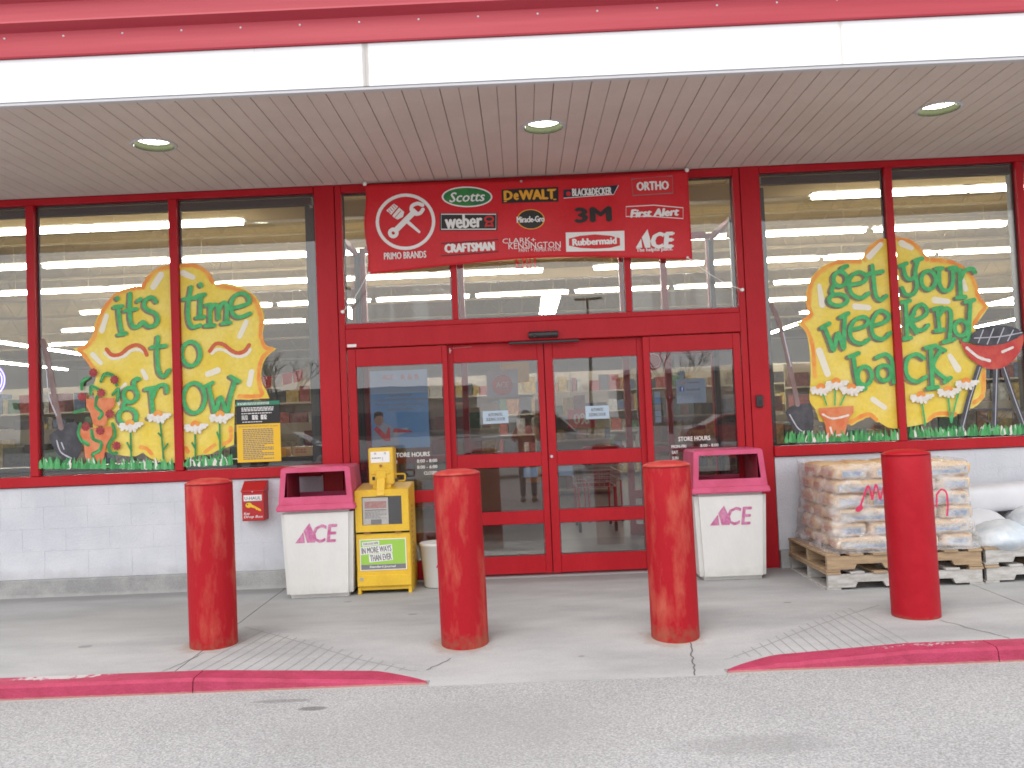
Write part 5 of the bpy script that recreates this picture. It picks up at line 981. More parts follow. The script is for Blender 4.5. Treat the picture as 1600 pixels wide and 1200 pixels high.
MB().box(hx0+.028, hx0+.052, hf-.001, hf+.001, .945, .975).build('coin_return', 'dark_hole', N)
MB().path([(hx1-.004, -.30, .985), (hx1+.075, -.31, .985), (hx1+.085, -.31, .975), (hx1+.083, -.31, .935), (hx1+.07, -.31, .925), (hx1-.004, -.30, .925)], .008, 8).build('side_handle', 'news_yellow', N)
MB().cyl((hx1, -.33, .935), (hx1+.025, -.33, .935), .014, n=10).build('padlock', 'dark_steel', N)

# bucket
bk = thing('plastic_bucket', 'white plastic bucket with stained rim between newspaper box and second bollard', 'bucket', (-.815, -.24, 0))
mb = MB(); mb.lathe([(.105, -.008), (.112, .002), (.135, .345), (.142, .35), (.143, .372), (.134, .376), (.128, .34), (.10, .02), (0, .02)], -.815, -.24, n=36); mb.build('pail', 'bucket_white', bk)
mb = MB(); 
for a_ in (-100, -78): x = -.815+.123*cos(radians(a_)); y = -.24+.123*sin(radians(a_)); mb.box(x-.004, x+.004, y-.018, y-.013, .01, .33)
mb = MB(); logo_A(mb, 0, .10, .17, .26, 0)
mb.v = [(-.815+.148*sin(x*7+.05), -.24-.1285*cos(x*7+.05)*(1), z) for x, _, z in mb.v]; tri(mb.build('bucket_logo', 'spray_red', bk))

# key drop box
K_ = thing('key_drop_box', 'small red key drop box with yellow key picture, on the wall under the window', 'drop box', (-2.45, -.06, .6))
kx0, kx1 = -2.545, -2.345
MB().box(kx0, kx1, -.135, -.002, .612, .868).build('box_body', 'key_red', K_, bevel=.004)
MB().prism_x([(-.002, .868), (-.142, .868), (-.142, .880), (-.040, .962), (-.002, .962)], kx0-.005, kx1+.005).build('slant_lid', 'key_red', K_, bevel=.003)
MB().cyl(((kx0+kx1)/2+.0, -.138, .872), ((kx0+kx1)/2, -.148, .872), .006, n=10).build('keyhole', 'steel', K_)
box('name_plate', 'p_white', K_, kx0+.018, kx1-.020, -.1365, -.1354, .790, .842, bevel=0)
text('lettering', 'U-HAUL', kx0+.026, kx1-.028, .800, .828, -.137, 'print_grey', K_, bold=.02, label='lettering U-HAUL'); text('lettering', 'Key', kx0+.016, kx0+.072, .662, .690, -.1365, 'p_white', K_, bold=.02, shear=.2, label='lettering Key'); text('lettering', 'Drop Box', kx0+.016, kx1-.012, .632, .660, -.1365, 'p_white', K_, bold=.02, shear=.2, label='lettering Drop Box')
mb = MB(); poly(mb, [(kx0+.062+.030*cos(k*pi/7), .752+.024*sin(k*pi/7)) for k in range(14)], -.1362); poly(mb, [(kx0+.075, .768), (kx0+.170, .712), (kx0+.172, .696), (kx0+.150, .700), (kx0+.142, .708), (kx0+.128, .708), (kx0+.120, .722), (kx0+.068, .738)], -.1364); tri(mb.build('key_picture', 'p_yellow', K_))
mb = MB(); ribbon(mb, [(kx0+.062+.031*cos(k*pi/7), .752+.025*sin(k*pi/7)) for k in range(15)], .004, -.1360); ribbon(mb, [(kx0+.05, .756), (kx0+.052, .762)], .009, -.1368); mb.build('key_outline', 'p_black', K_)
MB().box(kx0+.018, kx1-.02, -.1365, -.1354, .782, .785).build('plate_line', 'print_grey', K_)

# ------------------------------------------------------------------ pallets and bags
def pallet(x0, y0, z0, label, m, W_=1.22, D_=1.0, group='wooden pallets', dirty=0):
    t = thing('wooden_pallet', label, 'pallet', (x0+W_/2, y0+D_/2, z0), group=group)
    rr = random.Random(int(x0*100+z0*1000))
    for y in (y0, y0+D_/2-.02, y0+D_-.04):
        pr = [(x0+.01, z0+.018), (x0+.22, z0+.018), (x0+.24, z0+.058), (x0+.44, z0+.058), (x0+.46, z0+.018), (x0+W_-.46, z0+.018), (x0+W_-.44, z0+.058), (x0+W_-.24, z0+.058), (x0+W_-.22, z0+.018), (x0+W_-.01, z0+.018), (x0+W_-.01, z0+.118), (x0+.01, z0+.118)]
        tri(MB().prism_y(pr, y, y+.04).build('stringer', m, t))
    nb_ = 7; wd = .11
    for i in range(nb_):
        x = x0+(W_-wd)*i/(nb_-1); j = rr.uniform(-.006, .006)
        box('deck_board', m if i % 2 else 'wood', t, x+j, x+wd+j, y0-.006+j, y0+D_+.006, z0+.119, z0+.137, bevel=.002)
    for i in (0, 3, 6):
        x = x0+(W_-wd)*i/(nb_-1); box('bottom_board', m, t, x, x+wd, y0+.002, y0+D_-.002, z0, z0+.017, bevel=.002)
    return t
g1 = -.02
pallet(2.318, -1.045, g1, 'weathered white pallet on the pavement, bottom one under the cement bags', 'wood_white')
pallet(2.318, -1.045, g1+.185-.045, 'tan wooden pallet carrying the cement bags, upper of the two', 'wood')
pallet(3.575, -1.0, g1, 'weathered white pallet on the pavement, bottom one under the white sacks', 'wood_white')
pallet(3.575, -1.0, g1+.14, 'grey wooden pallet carrying the white sacks, upper of the two', 'wood_white')
bm_s = {}
def bag(cx, cy, cz, w_, d_, label, face, seed):
    """w_ along x, d_ along y"""
    key = (round(w_, 2), round(d_, 2), seed % 3)
    t = thing('cement_bag', label, 'cement bag', (cx, cy, cz-.052), group='stacked cement bags')
    if key not in bm_s:
        o = MB().pillow(w_/2, d_/2, .060, e=.30, n=28, m=10, bulge=.35, wob=.003, rnd=random.Random(seed)).build('bag_skin', 'bag', t, origin=(0, 0, 0)); o.location = (0, 0, .052); bm_s[key] = o
    else: o = bm_s[key].copy(); COL.objects.link(o); o.parent = t; o.location = (0, 0, .052)
    # printed panels on the front side
    yq = cy-d_/2-.0025
    if face == 'end':
        MB().box(cx-w_*.33, cx+w_*.36, yq, yq+.004, cz-.036, cz+.026).build('printed_panel', 'bag_grey', t); MB().box(cx-w_*.31, cx+w_*.26, yq-.0008, yq+.0002, cz-.030, cz+.010).build('printed_panel', 'bag_blue', t)
    elif face == 'long':
        MB().box(cx-w_*.46, cx+w_*.42, yq, yq+.004, cz-.036, cz+.024).build('printed_panel', 'bag_grey', t); MB().box(cx-w_*.27, cx+w_*.30, yq-.0008, yq+.0002, cz-.030, cz-.006).build('printed_panel', 'bag_blue', t)
        text('bag_lettering', 'QUIKRETE', cx-w_*.26, cx+w_*.12, cz+.001, cz+.024, yq-.0016, 'bag_letter', t, bold=.02, label='lettering QUIKRETE')
        text('bag_lettering', '60', cx+w_*.33, cx+w_*.39, cz-.004, cz+.016, yq-.0016, 'print_grey', t, bold=.02)
    if cx-w_/2 < 2.5:
        xq = cx-w_/2-.0015; MB().box(xq, xq+.004, cy-d_*.30, cy+d_*.30, cz-.026, cz+.016).build('side_panel', 'bag_red', t)
    return t
LAY = ['bottom', 'second', 'third', 'fourth', 'fifth', 'top']
bx0, bx1, by0 = 2.425, 3.515, -1.0; BW = bx1-bx0
for L_ in range(6):
    cz = g1+.285+.058+L_*.112; r_ = random.Random(L_); ofs = r_.uniform(-.012, .012)-.008*(5-L_)*0
    x0 = bx0+ofs+(.02 if L_ > 3 else 0)
    def jj(): return r_.uniform(-.006, .006)
    lay = LAY[L_]
    if L_ % 2 == 1:
        w2 = BW/4
        for c_ in (0, 1):
            for rw in (0, 1):
                if c_ == 1 and rw == 1 and L_ < 5: continue
                bag(x0+w2*(c_+.5)+jj(), by0+.225+rw*.45+jj(), cz, w2-.008, .44, 'tan cement bag in the %s layer, %s, %s row' % (lay, ('end-on at the left edge', 'end-on second from left')[c_], ('front', 'rear')[rw]), 'end' if rw == 0 else '', L_+c_)
        for rw in range(3 if L_ == 5 else 1):
            bag(x0+BW*.75+jj(), by0+.15+rw*.30+jj(), cz, BW/2-.01, .295, 'tan cement bag lying lengthwise at the right of the %s layer, %s' % (lay, ('front row', 'middle row', 'rear row')[rw]), 'long' if rw == 0 else '', L_+rw)
    else:
        for rw in range(3):
            bag(x0+BW*.25+jj(), by0+.15+rw*.30+jj(), cz, BW/2-.01, .295, 'tan cement bag lying lengthwise at the left of the %s layer, %s' % (lay, ('front row', 'middle row', 'rear row')[rw]), 'long' if rw == 0 else '', L_+rw)
        w2 = BW/4
        for c_ in (0, 1):
            bag(x0+BW/2+w2*(c_+.5)+jj(), by0+.225+jj(), cz, w2-.008, .44, 'tan cement bag in the %s layer, %s' % (lay, ('end-on third from left', 'end-on at the right edge')[c_]), 'end', L_+c_)
# clear stretch wrap round the stack
Wp = thing('stretch_wrap', 'clear plastic stretch wrap round the cement bags, red spray letters on it', 'plastic wrap', (2.95, -.5, .26))
def wrapf(u, v):
    rr_ = random.Random(int(u*200)); z = .262+v*.685; f = (1-v)**3
    hx, hy = .556+.055*f+.004*sin(40*u+9*v), .480+.045*f+.004*sin(33*u+5*v)
    a_ = 2*pi*u; sp = lambda c_: math.copysign(abs(c_)**.18, c_)
    return (2.965+hx*sp(cos(a_))-.02*f*0, -.53+hy*sp(sin(a_)), z+.012*sin(2*pi*3*u+1)*(1 if v > .9 else 0))
MB().grid(wrapf, 160, 14).build('film', 'wrap_film', Wp)
ys_ = -1.05
mb = MB(); ribbon(mb, [(2.60, .60), (2.64, .70), (2.68, .78), (2.70, .70), (2.705, .68), (2.74, .79), (2.76, .70), (2.77, .68), (2.80, .78)], .016, ys_, rough=.4)
ribbon(mb, [(2.59, .60), (2.61, .615)], .04, ys_-.0003)
ribbon(mb, [(3.08, .60), (3.09, .72), (3.095, .64)], .013, ys_, rough=.4); ribbon(mb, [(3.20, .60), (3.21, .69), (3.215, .70), (3.25, .73), (3.285, .70), (3.29, .60), (3.28, .53)], .016, ys_-.0002, rough=.4); ribbon(mb, [(3.12, .62), (3.15, .70), (3.17, .62)], .014, ys_-.0004, rough=.4)
o = tri(mb.build('spray_mark', 'spray_red', Wp)); o['label'] = 'red sprayed letters M and n'; o['kind'] = 'stuff'

def sack(name, cx, cy, cz, a, b, c, label, rz=0, rx=0, m='sack_white', e=.75, seed=0, tie_=None, wob=.008, bulge=.8):
    t = thing(name, label, 'sack', (cx, cy, cz-c), group='white sacks on the right pallet')
    MB().pillow(a, b, c, e=e, n=36, m=16, bulge=bulge, wob=wob, rnd=random.Random(seed), cen=(cx, cy, cz), rz=rz, rx=rx).build('sack_skin', m, t)
    return t
pz = g1+.24
sack('white_sack', 3.83, -.80, pz+.09, .27, .25, .125, 'white sack slumped at the front left of the right pallet', rz=.1, rx=-.15, seed=1)
o = sack('white_sack', 4.05, -.88, pz+.18, .20, .16, .13, 'white sack leaning point-down over its neighbours at the front', rz=.4, rx=.75, seed=2, e=.9)
sack('white_sack', 4.36, -.78, pz+.09, .24, .26, .125, 'white sack at the front right of the pallet, past the leaning one', rz=-.2, rx=.1, seed=3)
sack('white_sack', 3.80, -.36, pz+.14, .28, .24, .13, 'greyish white sack behind the front left sack, under the long roll', rz=.05, seed=4, m='sack_roll')
sack('white_sack', 4.42, -.36, pz+.17, .30, .22, .14, 'greyish white sack at the rear right under the long roll', rz=-.1, seed=5, m='sack_roll')
t = thing('plastic_roll', 'long white plastic-wrapped roll lying behind and above the white sacks', 'roll', (4.15, -.22, .55), )
mb = MB(); mb.pillow(.66, .16, .12, e=.5, n=40, m=16, wob=.006, rnd=random.Random(9), cen=(4.20, -.24, .575), rx=-.03); mb.build('wrapped_roll', 'sack_roll', t)
t = thing('tie_strap', 'loose white plastic strap hanging from the leaning sack', 'strap', (4.1, -1.0, .2))
mb = MB(); mb.path([(4.03, -.97, .40), (4.06, -1.0, .33), (4.11, -1.015, .24), (4.19, -1.02, .17), (4.30, -1.02, .14)], .007, 6); mb.build('strap_band', 'sack_white', t)

# ------------------------------------------------------------------ the building shell and what is inside
S_ = thing('store_building', 'hardware store building with tan steel roof deck seen through the glass', 'building', (0, 13, 0))
MB().box(-27, 27, .2, 46, -.3, -.002).build('floor_slab', 'in_floor', S_)
MB().box(-27, 27, .02, 46, 5.75, 5.95).build('roof_deck', 'in_ceiling', S_)
for a, b, c, d in ((-27, -8.0, -.2, 5.75), (8.0, 27, -.2, 5.75), (-8, -7.302, .98, 3.64), (7.202, 8, .98, 3.64)): MB().box(a, b, .002, .2, c, d).build('front_wall', 'block_paint', S_)
MB().box(-8.0, 8.0, .002, .2, 3.655, 5.75).build('upper_wall', 'in_wall', S_)
MB().box(-27.2, -27, 0, 46, -.2, 5.75).build('side_wall', 'in_wall', S_); MB().box(27, 27.2, 0, 46, -.2, 5.75).build('side_wall', 'in_wall', S_); MB().box(-27, 27, 46, 46.2, -.2, 5.75).build('rear_wall', 'in_wall', S_)
# roof joists with zigzag webs
src = None
for j, y in enumerate((1.9, 3.6, 5.3, 7.0, 8.7, 10.4, 12.5, 15.5, 19, 23, 28, 34, 40)):
    if src is None:
        J0 = thing('roof_joist', 'open web steel roof joist nearest the shop front', 'joist', (0, y, 5.1), group='steel roof joists')
        MB().box(-26.8, 26.8, y-.03, y+.03, 5.66, 5.72).build('top_chord', 'joist', J0); MB().box(-26.8, 26.8, y-.03, y+.03, 5.10, 5.14).build('bottom_chord', 'joist', J0)
        mb = MB(); x = -26.6
        while x < 26: mb.cyl((x, y, 5.13), (x+.35, y, 5.67), .006, n=5).cyl((x+.35, y, 5.67), (x+.7, y, 5.13), .006, n=5); x += .7
        mb.build('zigzag_web', 'joist', J0); src = J0
    else:
        o = src.copy(); COL.objects.link(o); o.location = (0, y, 5.1); o['label'] = 'open web steel roof joist, %s one back from the shop front' % ('', 'second', 'third', 'fourth', 'fifth', 'sixth', 'seventh', 'eighth', 'ninth', 'tenth', 'eleventh', 'twelfth', 'thirteenth')[j]
        for c_ in src.children: q = c_.copy(); COL.objects.link(q); q.parent = o
for y, lb in ((6.2, 'tan duct beam running across behind the first row of lights'), (13.5, 'tan duct beam running across deep inside the store')):
    MB().box(-26.5, 26.5, y-.12, y+.12, 4.78, 5.04).build('roof_beam', 'beam_tan', None, label=lb, cat='beam', bevel=.02)
# strip lights
lsrc = None
ROWS = [(5.4, 4.62, [(-11.3, -4.15), (4.5, 11.7)]), (8.1, 4.60, [(-11.3, 11.5)]), (11.1, 4.62, [(-11.3, .55), (1.6, 11.5)]), (14.6, 4.62, [(-11.3, 11.5)]), (18.2, 4.62, [(-13.6, -6.3), (7.2, 14.5)]), (22, 4.62, [(-16, -8.7), (9.4, 16.7)])]
RN = ['first', 'second', 'third', 'fourth', 'fifth', 'sixth']
ORD = ['first', 'second', 'third', 'fourth', 'fifth', 'sixth', 'seventh', 'eighth', 'ninth', 'tenth', 'eleventh']
for ri, (y, z, spans) in enumerate(ROWS):
    cnt_ = 0
    for a, b in spans:
        n = max(1, round((b-a)/2.44)); w1 = (b-a)/n
        for k in range(n):
            xc = a+w1*(k+.5)
            lb = 'fluorescent strip light, %s from the left in the %s row behind the glass' % (ORD[cnt_], RN[ri]); cnt_ += 1
            if lsrc is None:
                F0 = thing('strip_light', lb, 'strip light', (xc, y, z), group='fluorescent strip lights')
                MB().prism_x([(y-.06, z+.055), (y+.06, z+.055), (y+.13, z+.030), (y+.13, z+.022), (y+.05, z+.022), (y-.05, z+.022), (y-.13, z+.022), (y-.13, z+.030)], xc-1.2, xc+1.2).build('housing', 'fixture', F0)
                MB().box(xc-1.17, xc+1.17, y-.06, y+.06, z-.042, z+.020).build('tube', 'tube', F0)
                MB().box(xc-1.1, xc+1.1, y-.035, y+.035, z+.056, z+.062).build('uplight_slot', 'uplight', F0)
                MB().cyl((xc-.8, y, z+.035), (xc-.8, y, z+.5), .006, n=5).build('hanger', 'joist', F0); MB().cyl((xc+.8, y, z+.035), (xc+.8, y, z+.5), .006, n=5).build('hanger', 'joist', F0)
                lsrc = F0
            else:
                o = lsrc.copy(); COL.objects.link(o); o.location = (xc, y, z); o['label'] = lb
                for c_ in lsrc.children: q = c_.copy(); COL.objects.link(q); q.parent = o
for i, (x, y0, y1) in enumerate(((-16.7, 20, 32), (-21, 22, 34), (15.7, 19, 31), (19.8, 20, 32), (10.5, 26, 31))):
    n = round((y1-y0)/2.44)
    for k in range(n):
        o = lsrc.copy(); COL.objects.link(o); o.location = (x, y0+2.44*k, 4.6); o.rotation_euler = (0, 0, pi/2)
        o['label'] = 'strip light %s from the windows in the %s row running away from them' % (ORD[k], ('outer left', 'far left', 'inner right', 'far right', 'deep right')[i])
        for c_ in lsrc.children: q = c_.copy(); COL.objects.link(q); q.parent = o
t = thing('high_bay_light', 'bright four-tube light pointing away from the doors, centre of the transom glass', 'strip light', (.86, 17, 4.6))
MB().box(.60, 1.12, 15.2, 19.5, 4.60, 4.66).build('housing', 'fixture', t)
for k in range(4): MB().cyl((.68+k*.12, 15.25, 4.57), (.68+k*.12, 19.4, 4.57), .024, n=8).build('tube', 'tube', t)
t = thing('exit_sign', 'red lit EXIT sign hanging below the banner behind the transom', 'exit sign', (.15, 6, 3.8))
text('exit_lettering', 'EXIT', -.02, .34, 3.80, 4.0, 5.97, 'exit_red', t, bold=.02, label='red letters EXIT'); MB().cyl((0, 6, 4.03), (0, 6, 5.1), .008, n=6).cyl((.32, 6, 4.03), (.32, 6, 5.1), .008, n=6).build('hanger', 'joist', t); MB().box(-.04, .36, 5.975, 5.99, 3.78, 4.03).build('backplate', 'clear_cover', t)
# steel tubes standing just inside the windows
for x0, x1, lb, pv in ((-7.3, -1.92, 'dark steel tube frame just inside the left window', -1.99), (2.33, 7.2, 'dark steel tube frame just inside the right window', 4.66)):
    t = thing('inner_frame', lb, 'frame', ((x0+x1)/2, .3, 1.08)); box('top_tube', 'dark_steel', t, x0, x1, .26, .33, 3.535, 3.605)
    box('upright', 'dark_steel', t, pv, pv+.05, .26, .33, 0, 3.53)
# vestibule: inner glazed wall with red posts
V = thing('vestibule_wall', 'inner red-framed glass wall behind the sliding doors', 'partition', (.2, 2.6, 0))
for a in (-1.9, -.72, 1.22, 1.72, 2.28): box('post', 'red_frame', V, a, a+.07, 2.56, 2.66, 0, 3.55)
for r0, r1 in ((.0, .12), (.42, .52), (.95, 1.03), (2.12, 2.25), (3.5, 3.58)):
    box('rail', 'red_frame', V, -1.83, -.72, 2.57, 2.65, r0, r1); box('rail', 'red_frame', V, 1.29, 2.28, 2.57, 2.65, r0, r1)
box('rail', 'red_frame', V, -.65, 1.22, 2.57, 2.65, 2.12, 2.25)
MB().box(-1.83, -.722, 2.60, 2.606, .12, 3.5).build('pane', 'clear_cover', V); MB().box(1.29, 2.28, 2.60, 2.606, .12, 3.5).build('pane', 'clear_cover', V)
for x in (-1.92, 2.32):
    t = thing('vestibule_side', 'red-framed glass %s side wall of the vestibule' % ('left' if x < 0 else 'right'), 'partition', (x, 1.4, 0))
    for y in (.25, 1.4, 2.5): box('post', 'dark_steel', t, x-.03, x+.03, y, y+.06, 0, 3.5)
    for z in (.03, .9, 2.15, 3.45): box('rail', 'red_frame', t, x-.025, x+.025, .32, 1.39, z, z+.06); box('rail', 'red_frame', t, x-.025, x+.025, 1.47, 2.49, z, z+.06)
    MB().box(x-.003, x+.003, .32, 2.49, .06, 3.45).build('pane', 'clear_cover', t)
box('floor_mat', 'dark_steel', None, -.9, 1.3, .5, 2.3, .0, .012, label='dark ribbed entrance mat inside the sliding doors', cat='mat')
MB().box(-1.8, 2.2, 2.30, 2.34, -.001, .004).build('floor_stripe', 'p_amber', None, label='thin yellow line on the vestibule floor', cat='floor line')
# shelving
def gondola(x0, x1, y, h, label, seed, cat='shelving'):
    t = thing('store_shelf', label, cat, ((x0+x1)/2, y, 0), group='store shelving')
    r_ = random.Random(seed); MB().box(x0, x1, y+.2, y+.24, 0, h).build('back_panel', 'shelf_metal', t)
    nsh = int(h/.42); sh = MB(); goods = [MB() for _ in GOODS]
    for s_ in range(nsh):
        z = .12+s_*(h-.12)/nsh; sh.box(x0, x1, y-.22, y+.2, z-.03, z)
        x = x0+.02
        while x < x1-.1:
            w_ = r_.uniform(.08, .32); hh = r_.uniform(.45, .9)*(h-.12)/nsh
            if r_.random() < .93: goods[r_.randrange(len(GOODS))].box(x, min(x+w_, x1)-.008, y-.20, y+.1, z+.001, z+hh*.9)
            x += w_+.004
    sh.build('shelf_boards', 'shelf_metal', t)
    for i, g_ in enumerate(goods):
        if g_.v: g_.build('goods', GOODS[i], t)['kind'] = 'stuff'
for i, (a, b, y, h, lb) in enumerate([
    (-7.5, -4.9, 3.2, 1.55, 'low stocked shelf nearest the far left window panes'), (-4.6, -2.6, 3.6, 1.5, 'low stocked shelf behind the it\'s time to grow window'),
    (-9.5, -3.2, 7.0, 2.3, 'tall stocked shelf across the left of the store'), (-2.9, -.4, 6.4, 1.7, 'stocked shelf seen through the left door leaf'),
    (.2, 1.6, 8.4, 1.9, 'stocked shelf seen between the two door leaves'), (1.9, 4.2, 6.6, 1.8, 'stocked shelf behind the right sidelite'),
    (2.8, 4.9, 3.2, 1.35, 'low stocked shelf behind the get your weekend back window'), (5.1, 7.6, 3.4, 1.4, 'low stocked shelf behind the far right window panes'),
    (4.6, 10, 7.4, 2.2, 'tall stocked shelf across the right of the store'), (-9, 9, 13, 2.5, 'long tall shelf run crossing the middle of the store')]):
    gondola(a, b, y, h, lb, 30+i)
# checkout counter, signs, carts
t = thing('checkout_counter', 'tan checkout counter with yellow front panel inside the doors', 'counter', (-.1, 4.3, 0))
box('counter_body', 'beam_tan', t, -.9, .35, 4.1, 4.6, 0, .85); box('counter_top', 'in_wall', t, -.95, .4, 4.05, 4.65, .86, .90); box('front_panel', 'p_amber', t, .0, .33, 4.08, 4.099, .55, .82)
for (x, y, z, w_, h, m, lb) in ((-.10, 4.9, 1.95, .42, .30, 'p_yellow', 'yellow hanging sign above the checkout'), (.86, 5.2, 1.25, .40, .28, 'p_red', 'red 0% offer sign on the shelf behind the right leaf'), (1.45, 5.0, 2.3, .5, .35, 'p_white', 'white hanging aisle sign behind the right sidelite'), (-4.9, 4.4, 1.72, .55, .24, 'p_red', 'red arched department sign left of the painted sign'), (3.2, 7.5, 2.75, .8, .28, 'p_amber', 'amber aisle sign deep inside on the right')):
    t = thing('hanging_sign', lb, 'sign', (x, y, z), group='hanging store signs'); box('board', m, t, x-w_/2, x+w_/2, y, y+.02, z, z+h)
    MB().cyl((x-w_*.35, y+.01, z+h), (x-w_*.35, y+.01, 5.1), .004, n=5).cyl((x+w_*.35, y+.01, z+h), (x+w_*.35, y+.01, 5.1), .004, n=5).build('hanger', 'joist', t)
    if '0%' in lb: text('sign_lettering', '0%', x-.12, x+.12, z+.06, z+.22, y-.002, 'p_white', t, bold=.03, label='lettering 0%')
    if 'arched' in lb: mb = MB(); lines(mb, x-.2, x+.2, z+.16, z+.08, 1, y-.002, h=.4, seed=3); lines(mb, x-.22, x+.22, z+.07, z+.03, 1, y-.002, h=.3, seed=4); mb.build('sign_print', 'p_white', t)
t = thing('round_sign', 'red round sign with pale square behind the left door leaf', 'sign', (-.25, 3.2, 1.72)); MB().cyl((-.25, 3.2, 1.86), (-.25, 3.215, 1.86), .13, n=28).build('disc', 'p_red', t); MB().box(-.45, -.05, 3.22, 3.23, 1.70, 2.06).build('square', 'poster_pale', t); text('sign_lettering', 'ACE', -.33, -.17, 1.83, 1.90, 3.196, 'p_white', t, bold=.02, label='white letters ACE')
MB().cyl((-.25, 3.225, 2.06), (-.25, 3.225, 3.5), .004, n=5).build('hanger', 'joist', t)
t = thing('octagon_sign', 'red octagonal badge high inside the right sidelite', 'sign', (1.30, .9, 1.85)); MB().cyl((1.33, .9, 1.95), (1.33, .91, 1.95), .10, n=8, smooth=False).build('disc', 'p_red', t); mb = MB(); ribbon(mb, [(1.33+.075*cos(k*pi/4), 1.95+.075*sin(k*pi/4)) for k in range(9)], .008, .897, straight=True); mb.build('ring', 'p_white', t)
def cart(x, y, rz, label):
    t = thing('shopping_cart', label, 'shopping cart', (x, y, 0), group='red shopping carts'); mb = MB(); W1, D1 = .27, .42
    def rim(z, s_): return [(x-W1*s_, y-D1*s_, z), (x+W1*s_, y-D1*s_, z), (x+W1*s_, y+D1*s_, z), (x-W1*s_, y+D1*s_, z), (x-W1*s_, y-D1*s_, z)]
    for z, s_ in ((.95, 1), (.85, .97), (.75, .94), (.65, .91), (.55, .88)): mb.path(rim(z, s_), .006, 5)
    for i in range(8):
        u = -1+2*i/7
        for sy in (-1, 1): mb.cyl((x+W1*u, y+D1*sy, .95), (x+W1*u*.88, y+D1*sy*.88, .55), .004, n=4); mb.cyl((x+W1*sy, y+D1*u, .95), (x+W1*sy*.88, y+D1*u*.88, .55), .004, n=4)
    mb.build('wire_basket', 'steel', t); mb = MB(); mb.path([(x-.22, y-.36, .55), (x-.22, y-.40, .12), (x-.22, y+.36, .12), (x-.22, y+.40, .55)], .014, 6).path([(x+.22, y-.36, .55), (x+.22, y-.40, .12), (x+.22, y+.36, .12), (x+.22, y+.40, .55)], .014, 6); mb.build('chassis', 'p_red', t)
    MB().cyl((x-.27, y-.5, 1.0), (x+.27, y-.5, 1.0), .018, n=8).build('handle', 'p_red', t)
    for sx in (-.22, .22):
        for sy in (-.38, .36): MB().cyl((x+sx-.015, y+sy, .06), (x+sx+.015, y+sy, .06), .06, n=14).build('wheel', 'tyre', t)
cart(.86, 3.3, 0, 'red shopping cart behind the right door leaf, nearer of two'); cart(1.05, 4.3, 0, 'red shopping cart behind the right door leaf, farther of two')
# ledge and boxes in the left window, pennants, neon
t = thing('window_ledge', 'dark ledge inside the left window carrying two boxes', 'ledge', (-3.0, .9, 0)); box('ledge_top', 'dark_steel', t, -7, -2.05, .7, 1.1, 1.10, 1.14); box('ledge_body', 'dark_steel', t, -7, -2.05, .78, 1.05, 0, 1.09)
for x0, x1, m, lb in ((-2.32, -2.13, 'bag', 'tan cardboard box with red print on the window ledge'), (-2.52, -2.38, 'p_amber', 'orange carton on the window ledge half behind the yellow notice')):
    t = thing('goods_box', lb, 'box', ((x0+x1)/2, .9, 1.14)); box('carton', m, t, x0, x1, .80, .98, 1.141, 1.235); mb = MB(); lines(mb, x0+.03, x1-.05, 1.22, 1.17, 2, .799, h=.35, seed=2); mb.build('box_print', 'bag_red', t)
t = thing('pennant_string', 'string of red and cream pennants inside the left window near the entrance', 'bunting', (-2.5, 2, 2.0))
pts = [(-3.2+i*.12, 2.0, 2.02+.016*(i-2)**1.6/2 if i > 2 else 2.02) for i in range(11)]; MB().path(pts, .004, 5).build('string', 'rope', t)
for i in range(10):
    a_, b_ = pts[i], pts[i+1]; MB().add([(a_[0], 1.99, a_[2]), (b_[0], 1.99, b_[2]), (b_[0]-.01, 1.99, b_[2]-.13), (a_[0]+.01, 1.99, a_[2]-.13)], [(0, 1, 2, 3)]).build('pennant', 'p_red' if i % 3 else 'paper', t)
t = thing('neon_sign', 'blue-violet neon tube sign inside the far left window pane', 'neon sign', (-4.98, .2, 1.9)); mb = MB()
for rr_ in (.13, .105): mb.path([(-4.98+rr_*cos(k*pi/12), .2, 1.99+rr_*1.1*sin(k*pi/12)) for k in range(25)], .006, 6)
mb.build('neon_tube', 'neon', t)

